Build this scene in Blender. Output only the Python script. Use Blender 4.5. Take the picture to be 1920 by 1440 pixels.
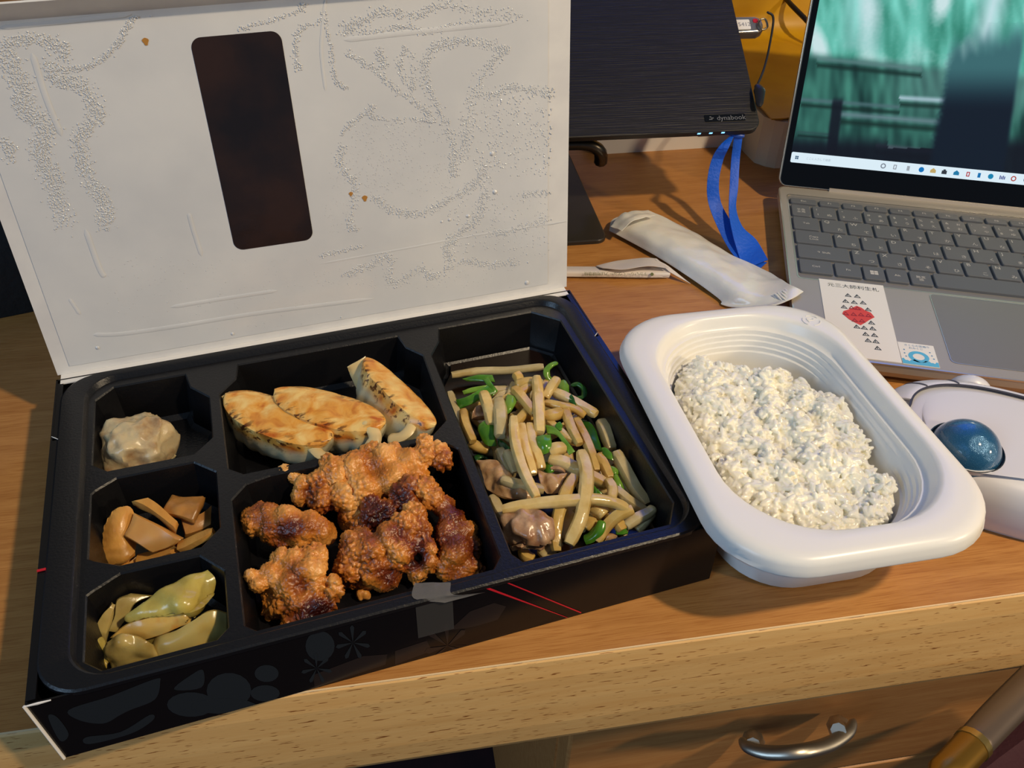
import bpy, bmesh, math, random
from math import sin, cos, pi, radians, sqrt
from mathutils import Vector, Matrix, noise
from mathutils.geometry import tessellate_polygon

for o in list(bpy.data.objects): bpy.data.objects.remove(o)
SC = bpy.context.scene
COL = SC.collection
random.seed(7)
V = Vector

# ------------------------------------------------------------------ camera
CR = [[0.9486303, -0.3156231, 0.0219687], [-0.1910248, -0.6267237, -0.7554647], [0.2522104, 0.7124601, -0.6548209]]
CC = V((0.104831, -0.193996, 0.310644))
FP = 1618.346
cam = bpy.data.cameras.new('camera'); camo = bpy.data.objects.new('camera', cam); COL.objects.link(camo)
cam.sensor_width = 36.0; cam.lens = FP / 1920 * 36.0; cam.clip_start = 0.01; cam.clip_end = 50
camo.matrix_world = Matrix(((CR[0][0], -CR[1][0], -CR[2][0], CC[0]),
                            (CR[0][1], -CR[1][1], -CR[2][1], CC[1]),
                            (CR[0][2], -CR[1][2], -CR[2][2], CC[2]), (0, 0, 0, 1)))
SC.camera = camo

# ------------------------------------------------------------------ world, lamps, exposure
SC.view_settings.view_transform = 'Standard'; SC.view_settings.look = 'None'
SC.view_settings.gamma = 1.0; SC.view_settings.use_curve_mapping = False
SC.view_settings.exposure = -0.12
wd = bpy.data.worlds.new('world'); SC.world = wd; wd.use_nodes = True
wb = wd.node_tree.nodes['Background']
wb.inputs[0].default_value = (0.44, 0.62, 0.90, 1); wb.inputs[1].default_value = 0.17

def area(name, loc, target, size, power, color):
    l = bpy.data.lights.new(name, 'AREA'); l.shape = 'DISK'; l.size = size; l.energy = power; l.color = color
    o = bpy.data.objects.new(name, l); COL.objects.link(o); o.location = loc
    o.rotation_euler = (V(target) - V(loc)).to_track_quat('-Z', 'Y').to_euler()
    return o
area('ceiling_lamp_light', (.72, -.44, 1.0), (.2, .1, 0), .06, 10.5, (1.0, .79, .52))
area('second_lamp_light', (1.35, -.80, .55), (.2, .1, 0), .10, 7.0, (1.0, .79, .52))
area('daylight_from_left', (-1.5, -.7, 1.0), (.1, .1, .05), .9, 14.0, (.46, .70, 1.0))

# ------------------------------------------------------------------ helpers
def ray(x, y):
    c = V(((x - 960) / FP, (y - 720) / FP, 1))
    return V([CR[0][i] * c[0] + CR[1][i] * c[1] + CR[2][i] * c[2] for i in range(3)])
def W(x, y, z=0.0):            # where the sight line meets the height z
    d = ray(x, y); return CC + d * ((z - CC.z) / d.z)
def Wp(x, y, o, n):            # where the sight line meets a plane
    d = ray(x, y); return CC + d * ((o - CC).dot(n) / d.dot(n))
def PX(p):
    q = p - CC; c = [sum(CR[i][k] * q[k] for k in range(3)) for i in range(3)]
    return 960 + FP * c[0] / c[2], 720 + FP * c[1] / c[2]
def lin(*rgb):
    return tuple((c / 255 / 12.92 if c / 255 <= .04045 else ((c / 255 + .055) / 1.055) ** 2.4) for c in rgb)

def mat(name, col, rough=.5, metal=0, spec=.5, coat=0, sss=0, sssc=None, trans=0, alpha=1, emit=None, es=0, ior=None,
        col2=None, nscale=None, ndet=4, stretch=None, bump=0, bscale=None, lo=.35, hi=.65, aniso=0):
    m = bpy.data.materials.new(name); m.use_nodes = True
    nt = m.node_tree; b = nt.nodes['Principled BSDF']; I = b.inputs
    I['Base Color'].default_value = (*lin(*col), 1); I['Roughness'].default_value = rough; I['Metallic'].default_value = metal
    I['Specular IOR Level'].default_value = spec; I['Coat Weight'].default_value = coat; I['Coat Roughness'].default_value = .08
    I['Transmission Weight'].default_value = trans; I['Alpha'].default_value = alpha
    if ior: I['IOR'].default_value = ior
    if sss:
        I['Subsurface Weight'].default_value = sss; I['Subsurface Radius'].default_value = sssc or (1, .6, .3); I['Subsurface Scale'].default_value = .003
    if emit: I['Emission Color'].default_value = (*lin(*emit), 1); I['Emission Strength'].default_value = es
    if nscale:
        tc = nt.nodes.new('ShaderNodeTexCoord'); mp = nt.nodes.new('ShaderNodeMapping')
        nt.links.new(tc.outputs['Object'], mp.inputs[0])
        if stretch: mp.inputs['Scale'].default_value = stretch
        if col2:
            n = nt.nodes.new('ShaderNodeTexNoise'); n.inputs['Scale'].default_value = nscale; n.inputs['Detail'].default_value = ndet
            nt.links.new(mp.outputs[0], n.inputs[0])
            r = nt.nodes.new('ShaderNodeValToRGB'); e = r.color_ramp.elements
            e[0].position = lo; e[0].color = (*lin(*col), 1); e[1].position = hi; e[1].color = (*lin(*col2), 1)
            nt.links.new(n.outputs['Fac'], r.inputs[0]); nt.links.new(r.outputs[0], I['Base Color'])
        if bump:
            n2 = nt.nodes.new('ShaderNodeTexNoise'); n2.inputs['Scale'].default_value = bscale or nscale; n2.inputs['Detail'].default_value = 6
            nt.links.new(mp.outputs[0], n2.inputs[0])
            bp = nt.nodes.new('ShaderNodeBump'); bp.inputs['Strength'].default_value = bump; bp.inputs['Distance'].default_value = .001
            nt.links.new(n2.outputs['Fac'], bp.inputs['Height']); nt.links.new(bp.outputs[0], I['Normal'])
    return m

def tag(o, label=None, cat=None, group=None, kind=None):
    if label: o['label'] = label
    if cat: o['category'] = cat
    if group: o['group'] = group
    if kind: o['kind'] = kind
    return o
def root(name, loc, label, cat, group=None, rot=None):
    o = bpy.data.objects.new(name, None); COL.objects.link(o); o.location = loc
    if rot is not None: o.rotation_euler = rot
    o.empty_display_size = .01
    return tag(o, label, cat, group)
def mk(name, vs, fs, m, parent=None, smooth=False, world=True, mats=None, fm=None, sharp=48):
    """one mesh object; vertices given in world space are moved into an unrotated parent's frame"""
    me = bpy.data.meshes.new(name)
    off = parent_off(parent) if (world and parent is not None) else V((0, 0, 0))
    me.from_pydata([tuple(V(v) - off) for v in vs], [], [tuple(f) for f in fs])
    for mm in (mats or [m]): me.materials.append(mm)
    if fm:
        for p_, k in zip(me.polygons, fm): p_.material_index = k
    bm = bmesh.new(); bm.from_mesh(me); bmesh.ops.recalc_face_normals(bm, faces=bm.faces); bm.to_mesh(me); bm.free()
    if smooth:
        me.polygons.foreach_set('use_smooth', [True] * len(me.polygons)); me.set_sharp_from_angle(angle=radians(sharp))
    o = bpy.data.objects.new(name, me); COL.objects.link(o)
    if parent is not None: o.parent = parent
    return o
def parent_off(p):
    v = V((0, 0, 0))
    while p is not None: v = v + p.location; p = p.parent
    return v
def top(o):                      # give a top-level mesh its own origin at its base centre
    me = o.data; xs = [v.co.copy() for v in me.vertices]
    lo = V([min(c[i] for c in xs) for i in range(3)]); hi = V([max(c[i] for c in xs) for i in range(3)])
    c = V(((lo.x + hi.x) / 2, (lo.y + hi.y) / 2, lo.z)); me.transform(Matrix.Translation(-c)); o.location = c; return o

class B:                          # mesh collector
    def __init__(s): s.v = []; s.f = []
    def add(s, v, f):
        n = len(s.v); s.v += [V(a) for a in v]; s.f += [tuple(i + n for i in q) for q in f]; return s
    def box(s, c, sz, M=None, bev=0):
        a, b_, c_ = sz[0] / 2, sz[1] / 2, sz[2] / 2
        vs = [V((x * a, y * b_, z * c_)) for x in (-1, 1) for y in (-1, 1) for z in (-1, 1)]
        vs = [v + V(c) for v in vs]
        if M is not None: vs = [M @ v for v in vs]
        return s.add(vs, [(0, 1, 3, 2), (4, 6, 7, 5), (0, 4, 5, 1), (2, 3, 7, 6), (0, 2, 6, 4), (1, 5, 7, 3)])
    def prism(s, poly, z0, z1, M=None, bev=0.0):   # poly in xy, optional top bevel
        n = len(poly); P = [V((q[0], q[1], 0)) for q in poly]
        rings = [[v + V((0, 0, z0)) for v in P]]
        if bev > 0:
            c = sum(P, V((0, 0, 0))) / n
            rings.append([v + V((0, 0, z1 - bev)) for v in P])
            rings.append([c + (v - c) * (1 - bev * .6 / max((v - c).length, 1e-6)) + V((0, 0, z1 - bev * .25)) for v in P])
            rings.append([c + (v - c) * (1 - bev * 1.3 / max((v - c).length, 1e-6)) + V((0, 0, z1)) for v in P])
        else: rings.append([v + V((0, 0, z1)) for v in P])
        vs = [v for r in rings for v in r]
        if M is not None: vs = [M @ v for v in vs]
        f = [(k * n + i, k * n + (i + 1) % n, (k + 1) * n + (i + 1) % n, (k + 1) * n + i) for k in range(len(rings) - 1) for i in range(n)]
        f += [tuple(reversed(range(n))), tuple(range((len(rings) - 1) * n, len(rings) * n))]
        return s.add(vs, f)
    def obj(s, name, m, parent=None, smooth=False, **k): return mk(name, s.v, s.f, m, parent, smooth, **k)

def rrect(x0, y0, x1, y1, r, n=8):
    out = []
    for cx, cy, a0 in ((x1 - r, y1 - r, 0), (x0 + r, y1 - r, 90), (x0 + r, y0 + r, 180), (x1 - r, y0 + r, 270)):
        for i in range(n + 1):
            a = radians(a0 + 90 * i / n); out.append((cx + r * cos(a), cy + r * sin(a)))
    return out
def loft(loops, cap0=False, cap1=False):
    n = len(loops[0]); vs = [v for l in loops for v in l]
    f = [(k * n + i, k * n + (i + 1) % n, (k + 1) * n + (i + 1) % n, (k + 1) * n + i) for k in range(len(loops) - 1) for i in range(n)]
    if cap0: f.append(tuple(range(n)))
    if cap1: f.append(tuple(range((len(loops) - 1) * n, len(loops) * n)))
    return vs, f
def cr(P, t):                     # Catmull-Rom through P, t in 0..1
    n = len(P) - 1; x = min(max(t, 0), 1) * n; i = min(int(x), n - 1); u = x - i
    p1, p2 = P[i], P[i + 1]; p0 = P[i - 1] if i > 0 else p1 * 2 - p2; p3 = P[i + 2] if i + 2 <= n else p2 * 2 - p1
    return ((p1 * 2) + (p2 - p0) * u + (p0 * 2 - p1 * 5 + p2 * 4 - p3) * u * u + (p1 * 3 - p0 - p2 * 3 + p3) * u ** 3) * .5
def sweep(P, rad, n=8, seg=14, flat=1.0, sq=1.0, up=V((0, 0, 1)), endr=.55, rough=0.0, seed=0, roll=0.0):
    """tube along Catmull-Rom points; rad = number or list; flat squashes the height; sq>1 squares the section"""
    P = [V(p) for p in P]
    vs = []; loops = []
    R_ = rad if isinstance(rad, (list, tuple)) else [rad]
    for k in range(seg + 1):
        t = k / seg; c = cr(P, t) if len(P) > 2 else P[0].lerp(P[1], t)
        d = ((cr(P, min(t + .02, 1)) - cr(P, max(t - .02, 0))) if len(P) > 2 else P[1] - P[0]).normalized()
        s = d.cross(up); s = s.normalized() if s.length > 1e-4 else V((1, 0, 0)); w = s.cross(d).normalized()
        if roll: s, w = s * cos(roll * t) + w * sin(roll * t), w * cos(roll * t) - s * sin(roll * t)
        x = t * (len(R_) - 1); i = min(int(x), max(len(R_) - 2, 0)); r = R_[i] + (R_[min(i + 1, len(R_) - 1)] - R_[i]) * (x - i)
        if k in (0, seg): r *= endr
        l = []
        for j in range(n):
            a = 2 * pi * (j + .5) / n; ca, sa = cos(a), sin(a)
            q = (abs(ca) ** (2 * sq) + abs(sa) ** (2 * sq)) ** (-1 / (2 * sq)) if sq > 1 else 1
            rr = r * q
            if rough: rr *= 1 + rough * noise.noise(c * 160 + V((ca * 2 + seed, sa * 2, seed * .7)))
            l.append(c + s * ca * rr + w * sa * rr * flat)
        loops.append(l)
    vs, f = loft(loops, True, True)
    return vs, f
def sheet(rows, nu=14, nv=14, thick=.001, nz=0.0, ns=120, seed=0, taper=.5):
    """thick sheet through a grid of control points (rows of world points)"""
    rows = [[V(p) for p in r] for r in rows]
    G = []
    for i in range(nu + 1):
        col_ = [cr(r, i / nu) if len(r) > 2 else r[0].lerp(r[1], i / nu) for r in rows]
        G.append([cr(col_, j / nv) if len(col_) > 2 else col_[0].lerp(col_[-1], j / nv) for j in range(nv + 1)])
    top_, bot = [], []
    for i in range(nu + 1):
        for j in range(nv + 1):
            a = G[min(i + 1, nu)][j] - G[max(i - 1, 0)][j]; b_ = G[i][min(j + 1, nv)] - G[i][max(j - 1, 0)]
            n = a.cross(b_); n = n.normalized() if n.length > 1e-12 else V((0, 0, 1))
            if n.z < 0: n = -n
            h = nz * noise.noise(G[i][j] * ns + V((seed, seed * 3.1, 0)))
            e = min(i, nu - i, j, nv - j); th = thick * (taper if e == 0 else 1)
            top_.append(G[i][j] + n * (h + th / 2)); bot.append(G[i][j] + n * (h - th / 2))
    N = (nu + 1) * (nv + 1); f = []
    for i in range(nu):
        for j in range(nv):
            a = i * (nv + 1) + j; b_ = a + nv + 1
            f.append((a, b_, b_ + 1, a + 1)); f.append((N + a, N + a + 1, N + b_ + 1, N + b_))
    ring = [i * (nv + 1) for i in range(nu + 1)] + [nu * (nv + 1) + j for j in range(1, nv + 1)] + [i * (nv + 1) + nv for i in range(nu - 1, -1, -1)] + [j for j in range(nv - 1, 0, -1)]
    for k in range(len(ring)):
        a, b_ = ring[k], ring[(k + 1) % len(ring)]; f.append((a, b_, N + b_, N + a))
    return top_ + bot, f
def lathe(prof, n=32, M=None):
    vs, f = loft([[V((r * cos(2 * pi * i / n), r * sin(2 * pi * i / n), z)) for i in range(n)] for r, z in prof], True, True)
    return ([M @ v for v in vs] if M is not None else vs), f
def fill_holes(outer, holes, z):          # flat surface with holes
    bm = bmesh.new()
    for lp in [outer] + holes:
        vv = [bm.verts.new((q[0], q[1], z)) for q in lp]
        for i in range(len(vv)): bm.edges.new((vv[i], vv[(i + 1) % len(vv)]))
    bmesh.ops.triangle_fill(bm, use_beauty=True, edges=bm.edges[:])
    bm.verts.index_update(); vs = [v.co.copy() for v in bm.verts]; fs = [tuple(v.index for v in f.verts) for f in bm.faces]; bm.free()
    return vs, fs
def text(body, size, M, m, parent, name, extr=0.0, align='LEFT', sx=1.0, off=None):
    cu = bpy.data.curves.new(name, 'FONT'); cu.body = body; cu.size = size; cu.extrude = extr; cu.align_x = align; cu.resolution_u = 2
    t = bpy.data.objects.new('tmp', cu); COL.objects.link(t)
    dg = bpy.context.evaluated_depsgraph_get(); me = bpy.data.meshes.new_from_object(t.evaluated_get(dg)); bpy.data.objects.remove(t)
    me.name = name; me.transform(M @ Matrix.Diagonal((sx, 1, 1, 1))); me.materials.clear(); me.materials.append(m)
    if off is not None: me.transform(Matrix.Translation(-off))
    o = bpy.data.objects.new(name, me); COL.objects.link(o); o.parent = parent
    return o
def frame(o, x, y):                       # matrix whose local x, y lie along the given world directions
    x = V(x).normalized(); z = x.cross(V(y)).normalized(); y = z.cross(x)
    return Matrix(((x[0], y[0], z[0], o[0]), (x[1], y[1], z[1], o[1]), (x[2], y[2], z[2], o[2]), (0, 0, 0, 1)))
def meta_blob(spheres, vox=.0007):        # spheres fused into one skin
    bm = bmesh.new()
    for c, r in spheres:
        bmesh.ops.create_icosphere(bm, subdivisions=3, radius=r, matrix=Matrix.Translation(c))
    me = bpy.data.meshes.new('blob'); bm.to_mesh(me); bm.free()
    t = bpy.data.objects.new('tmp', me); COL.objects.link(t)
    rm = t.modifiers.new('r', 'REMESH'); rm.mode = 'VOXEL'; rm.voxel_size = vox
    sm = t.modifiers.new('s', 'SMOOTH'); sm.iterations = 5; sm.factor = .6
    dg = bpy.context.evaluated_depsgraph_get(); me2 = bpy.data.meshes.new_from_object(t.evaluated_get(dg))
    bpy.data.objects.remove(t); return me2

# ------------------------------------------------------------------ materials
def wood(name, base, dark, pore, pores=False, rough=.42):
    m = bpy.data.materials.new(name); m.use_nodes = True; nt = m.node_tree; N = nt.nodes; Lk = nt.links
    b = N['Principled BSDF']; b.inputs['Roughness'].default_value = rough; b.inputs['Specular IOR Level'].default_value = .4
    tc = N.new('ShaderNodeTexCoord')
    def nz(scale, st, det, ro=.55, dist=0):
        mp = N.new('ShaderNodeMapping'); mp.inputs['Scale'].default_value = st; Lk.new(tc.outputs['Object'], mp.inputs[0])
        n = N.new('ShaderNodeTexNoise'); n.inputs['Scale'].default_value = scale; n.inputs['Detail'].default_value = det
        n.inputs['Roughness'].default_value = ro; n.inputs['Distortion'].default_value = dist
        Lk.new(mp.outputs[0], n.inputs[0]); return n
    def ramp(src, a, c0, d, c1):
        r = N.new('ShaderNodeValToRGB'); e = r.color_ramp.elements
        e[0].position = a; e[0].color = c0; e[1].position = d; e[1].color = c1; Lk.new(src, r.inputs[0]); return r
    n1 = nz(14, (1.2, 14, 14), 5, .6, .6); r1 = ramp(n1.outputs['Fac'], .33, (*lin(*dark), 1), .66, (*lin(*base), 1))
    n2 = nz(60, (1.0, 28, 28), 3) if not pores else nz(44, (3.4, 34, 34), 1)
    lo, hi = ((.36, .50) if not pores else (.29, .345))
    r2 = ramp(n2.outputs['Fac'], lo, (*lin(*pore), 1), hi, (1, 1, 1, 1))
    mx = N.new('ShaderNodeMix'); mx.data_type = 'RGBA'; mx.blend_type = 'MULTIPLY'; mx.inputs[0].default_value = .55 if not pores else .9
    Lk.new(r1.outputs[0], mx.inputs[6]); Lk.new(r2.outputs[0], mx.inputs[7]); Lk.new(mx.outputs[2], b.inputs['Base Color'])
    bp = N.new('ShaderNodeBump'); bp.inputs['Strength'].default_value = .12; bp.inputs['Distance'].default_value = .0004
    Lk.new(n2.outputs['Fac'], bp.inputs['Height']); Lk.new(bp.outputs[0], b.inputs['Normal'])
    return m
M_top = wood('desk_top_wood', (190, 134, 72), (172, 116, 58), (214, 190, 160))
M_edge = wood('desk_edge_wood', (222, 178, 114), (212, 164, 100), (150, 108, 72), True)
M_drawer = wood('drawer_wood', (200, 142, 82), (184, 124, 68), (230, 215, 200), False)
M_tray = mat('black_tray_plastic', (15, 15, 18), .34, spec=.5, nscale=900, bump=.15)
M_trayg = mat('black_tray_gloss', (9, 9, 11), .22, spec=.5)
M_card = mat('printed_black_card', (14, 13, 15), .24, spec=.5)
M_print = mat('grey_print', (32, 37, 42), .26)
M_printb = mat('brown_print', (36, 30, 29), .26)
M_red = mat('red_print', (190, 30, 44), .35)
M_white = mat('white_card', (232, 228, 222), .5)
M_lid = mat('lid_paper', (226, 224, 220), .30, spec=.45, nscale=60, bump=.12, bscale=45, col2=(216, 214, 212))
M_film = mat('lid_film', (219, 219, 218), .16, spec=.5, nscale=22, bump=.35, bscale=30, col2=(208, 209, 210), coat=.3)
M_dark_film = mat('dark_window_film', (30, 25, 26), .14, spec=.6, nscale=30, bump=.3, bscale=25, col2=(50, 34, 28))  # brown second tone painted in for the desk's reflection
M_drop = mat('water_drop', (216, 216, 216), .05, spec=1.0, coat=1.0)
M_tape = mat('clear_tape', (120, 116, 112), .2, alpha=.5, nscale=300, bump=.4)
M_tapec = mat('clear_tape_film', (90, 88, 86), .15, alpha=.22)
# ================================================================== STRUCTURE
H = .0303; D = .179; BW = .27
E0 = W(0, 1375); E1 = W(1920, 1111)
DA = math.atan2(E1.y - E0.y, E1.x - E0.x)
DM = Matrix.Translation((E0.x, E0.y, 0)) @ Matrix.Rotation(DA, 4, 'Z')
desk = root('desk', (E0.x, E0.y, 0), 'beech-look wooden desk carrying the meal and both laptops', 'desk', rot=(0, 0, DA))
b = B(); b.box((.35, .46, -.0125), (1.9, .92, .025)); b.obj('desktop', M_top, desk, world=False)
# rolled front edge: profile swept along x
prof = [(0, 0)] + [(-.0012 - .0003 * k, -.0008 - .0012 * k) for k in range(3)] + [(-.0035, -.010), (-.0055, -.025), (-.007, -.040), (-.0070, -.052), (-.0055, -.0565), (.0000, -.0635), (.004, -.066), (.03, -.066), (.03, -.0252), (.0, -.0252)]
lp = [[V((x, q[0], q[1])) for q in prof] for x in (-.6, -.2, .2, .6, 1.3)]
vs, fs = loft(lp, True, True); o = mk('front_edge', vs, fs, M_edge, desk, False, world=False); tag(o, 'lighter beech front edge with dark pores')
b = B(); b.box((.35, -.0002, -.0003), (1.9, .0006, .0010)); tag(b.obj('edge_seam', mat('edge_seam', (236, 206, 160), .3), desk, world=False), 'pale seam line')
# drawer unit below
dl = DM.inverted() @ V((.2045, -.02, 0))
cab = root('drawer_unit', tuple(DM @ V((.41, .25, -.60))), 'wooden drawer unit under the desk with curved metal handle', 'drawer unit', rot=(0, 0, DA))
ci = Matrix.Translation(V((-.41, -.25, .60)))
b = B(); b.box((.41, .27, -.34), (.366, .46, .52), ci); b.obj('body', M_drawer, cab, world=False)
b = B(); b.prism(rrect(.228, -.205, .592, -.075, .004), 0, .018, ci @ Matrix(((1, 0, 0, 0), (0, 0, -1, .040), (0, 1, 0, 0), (0, 0, 0, 1))), bev=.0015); dr = b.obj('drawer', M_drawer, cab, world=False)
b = B(); b.prism(rrect(.228, -.36, .592, -.209, .004), 0, .018, ci @ Matrix(((1, 0, 0, 0), (0, 0, -1, .040), (0, 1, 0, 0), (0, 0, 0, 1))), bev=.0015); b.obj('drawer', M_drawer, cab, world=False)
M_steel = mat('brushed_steel', (188, 180, 166), .38, metal=1)
on = V((E0.x, E0.y, 0)) + V((-sin(DA), cos(DA), 0)) * .010; nn = V((-sin(DA), cos(DA), 0))
def dpt(x, y, off=0.0): return DM.inverted() @ Wp(x, y, on - nn * off, nn)
P = [dpt(1390, 1384, .006), dpt(1402, 1400, .012), dpt(1440, 1411, .018), dpt(1500, 1409, .022), dpt(1555, 1395, .018), dpt(1590, 1372, .012), dpt(1602, 1349, .006)]
P = [ci @ q for q in P]
vs, fs = sweep(P, [.0018, .0034, .0038, .0038, .0038, .0034, .0018], 12, 30, flat=.75); h = mk('handle', vs, fs, M_steel, dr, True, world=False)
for q in ((1412, 1390), (1572, 1362)):
    a = ci @ dpt(*q, -.003); c = ci @ dpt(q[0], q[1] + 8, .012); vs, fs = sweep([a, c], [.0066, .0040], 8, 3, endr=.95); mk('handle_post', vs, fs, M_steel, h, True, world=False)
# drawer unit dark neighbour (kneehole) is open: black panel far behind
fl = B(); fl.box((.3, .0, -.735), (6, 6, .02)); f_ = fl.obj('floor', mat('floor_dark_red', (52, 22, 26), .7, nscale=40, col2=(40, 18, 22)), None); f_['kind'] = 'structure'
WM = mat('wall_paint', (168, 158, 142), .8, nscale=80, bump=.1)
DWL = DM @ V((0, .93, 0)); 
b = B(); MM = DM
x0, x1, wz0, wz1, wx0, wx1 = -1.6, 2.2, -.73, 1.7, .42, 1.35
for (a, c, e, g) in ((x0, wx0, wz0, wz1), (wx1, x1, wz0, wz1), (wx0, wx1, wz0, .42), (wx0, wx1, 1.35, wz1)):
    b.box(((a + c) / 2, .97, (e + g) / 2), (c - a, .06, g - e), MM)
w_ = b.obj('wall_back', WM, None); w_['kind'] = 'structure'
b = B(); b.box(((x0) , -.6, .485), (.06, 3.2, 2.43), MM); 
win = B()  # unseen window, added so the black tray rim reflects blue
for (a, c, e, g) in ((wx0, wx0 + .04, .42, 1.35), (wx1 - .04, wx1, .42, 1.35), (wx0, wx1, .42, .46), (wx0, wx1, 1.31, 1.35), ((wx0 + wx1) / 2 - .02, (wx0 + wx1) / 2 + .02, .42, 1.35)):
    win.box(((a + c) / 2, .96, (e + g) / 2), (c - a, .05, g - e), MM)
wi = win.obj('added_window_1', mat('added_window_frame', (170, 170, 165), .5), None); wi['kind'] = 'structure'
for a, c in ((wx0 + .04, (wx0 + wx1) / 2 - .02), ((wx0 + wx1) / 2 + .02, wx1 - .04)):
    g = B(); g.box(((a + c) / 2, .975, .885), (c - a, .006, .86), MM)
    g.obj('pane', mat('added_blue_pane', (20, 30, 60), .1, emit=(70, 118, 255), es=2.3), wi)  # glowing blue pane, added for the rim reflection and cool back light

# ================================================================== BENTO BOX (card)
box = root('bento_box', (BW / 2, D / 2, 0), 'black printed card lunch box with its white-lined lid standing open', 'lunch box')
def panel(name, a, b_, c, d, th, m, parent=box, label=None):   # quad panel with thickness
    a, b_, c, d = map(V, (a, b_, c, d)); n = (b_ - a).cross(d - a).normalized() * th
    vs = [a, b_, c, d, a - n, b_ - n, c - n, d - n]
    o = mk(name, vs, [(0, 1, 2, 3), (7, 6, 5, 4), (0, 4, 5, 1), (1, 5, 6, 2), (2, 6, 7, 3), (3, 7, 4, 0)], m, parent)
    if label: o['label'] = label
    return o
fb = -.0052
fp = panel('front_panel', (.004, fb, .0004), (BW - .004, fb, .0004), (BW, 0, H), (0, 0, H), .0008, M_card)
panel('side_panel', (BW - .004, fb + .002, .0004), (BW, D, .0004), (BW, D, H), (BW, .0008, H), .0008, M_card)
panel('side_panel', (0, D, .0004), (.004, fb + .002, .0004), (0, .0008, H), (0, D, H), .0008, M_card)
panel('back_panel', (BW, D, .0004), (0, D, .0004), (0, D, H), (BW, D, H), .0008, M_card)
panel('base_panel', (.003, fb + .002, .0011), (BW - .003, fb + .002, .0011), (BW - .001, D - .001, .0011), (.001, D - .001, .0011), .0008, M_card)
# doubled tops of the side walls with the small notch
for xs in (0, 1):
    for y0, y1, dz in ((.0015, .134, .0008), (.136, .176, .0002)):
        x = .0002 if xs == 0 else BW - .0034
        bb = B(); bb.box((x + .0016, (y0 + y1) / 2, H + dz - .0010), (.0032, y1 - y0, .0012)); bb.obj('side_fold', M_card, box)
    x = .0006 if xs == 0 else BW - .0006
    bb = B(); sgn = 1 if xs == 0 else -1
    vs, fs = sweep([(x, .1368, H + .0006), (x + sgn * .0032, .1335, H + .0010)], .00025, 5, 2); mk('cut_edge', vs, fs, M_white, box)
bb = B(); vs, fs = sweep([(.0, -.0004, H + .0004), (.0042, fb - .0004, .0006)], .0006, 5, 2, endr=1); bb.add(vs, fs); vs, fs = sweep([(.0, -.0004, H + .0003), (.0085, -.0006, H + .0004)], .0005, 5, 2); bb.add(vs, fs)
tag(bb.obj('cut_edge', M_white, box), 'white cut edge of the card at the near left corner')
# printed pattern of the front panel: clouds, flowers, red lines
FN = V((0, -H, fb)).normalized()
def fpan(u, v, e=.0): # u along front in metres, v 0..1 up
    return V((u, fb * (1 - v) - .00012 - e, .0004 + (H - .0004) * v))
def fpx(x, y):
    n = V((0, -H, -fb)).normalized(); q = Wp(x, y, V((0, fb, 0)), n); return (q.x, min(max(q.z / H, .01), .995))
def decal(name, poly, m, e=0.0, parent=fp):
    pts = [fpan(u, min(max(v, .01), .99), e) for u, v in poly]; t = tessellate_polygon([pts]); return pts, t
pr = {0: B(), 1: B()}
def blob(cx, cy, lobes, k, e):
    P = []
    for i in range(40):
        a = 2 * pi * i / 40; r = 1 + .16 * cos(lobes * a)
        P.append((cx[0] + cx[2] * r * cos(a), cy[0] + cy[2] * r * sin(a)))
    pts, t = decal('', P, None, e); pr[k].add(pts, t)
def pxpoly(pts_, k, e):
    if k == 0 and 4 <= len(pts_) < 14 and e < .00007:
        q_ = [V((a, b_, 0)) for a, b_ in pts_]; n_ = len(q_)
        pts_ = [tuple(cr([q_[(i - 1) % n_], q_[i], q_[(i + 1) % n_], q_[(i + 2) % n_]], (1 + t / 5) / 3).xy) for i in range(n_) for t in range(5)]
    pts, t = decal('', [fpx(*q) for q in pts_], None, e); pr[k].add(pts, t)
z6 = lambda x, y: (x / 3.097, 1150 + y / 3.097)       # crop coordinates of the near left corner
def arcs(c, r, n, a0=0, a1=360, ry=None): return [(c[0] + r * cos(radians(a0 + (a1 - a0) * i / n)), c[1] + (ry or r) * sin(radians(a0 + (a1 - a0) * i / n))) for i in range(n)]
pxpoly([z6(*q) for q in arcs((1330, 450), 130, 18, ry=105)], 0, 0)
pxpoly([z6(*q) for q in arcs((1110, 530), 140, 18, ry=72)], 0, .00002)
pxpoly([z6(*q) for q in arcs((1540, 465), 85, 18, ry=48)], 0, .00004)
pxpoly([z6(*q) for q in arcs((1300, 540), 190, 18, ry=45)], 0, .00006)
pxpoly([z6(*q) for q in [(400, 560), (640, 480), (900, 380), (930, 400), (900, 500), (760, 560), (700, 590), (600, 640), (460, 620)]], 0, 0)
pxpoly([z6(*q) for q in [(500, 720), (700, 690), (870, 590), (890, 620), (760, 700), (520, 760)]], 0, .00002)
pxpoly([z6(*q) for q in [(280, 600), (330, 600), (400, 700), (350, 740)]], 0, .00002)
pxpoly([z6(*q) for q in [(1010, 440), (1120, 350), (1180, 330), (1170, 430)]], 0, .00002)
z7 = lambda x, y: (500 + x / 3.097, 1040 + y / 3.097)
pxpoly([z7(*q) for q in arcs((310, 530), 85, 18, ry=88)], 0, 0)
pxpoly([z7(*q) for q in arcs((0, 690), 70, 18, ry=50)], 0, 0)
pxpoly([z7(*q) for q in [(270, 700), (560, 590), (700, 580), (690, 640), (280, 780)]], 1, 0)
pxpoly([z7(*q) for q in [(745, 560), (930, 500), (960, 560), (745, 640)]], 1, 0)
pxpoly([z7(*q) for q in [(1060, 440), (1180, 330), (1320, 280), (1390, 300), (1340, 380), (1200, 420)]], 1, 0)
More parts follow.
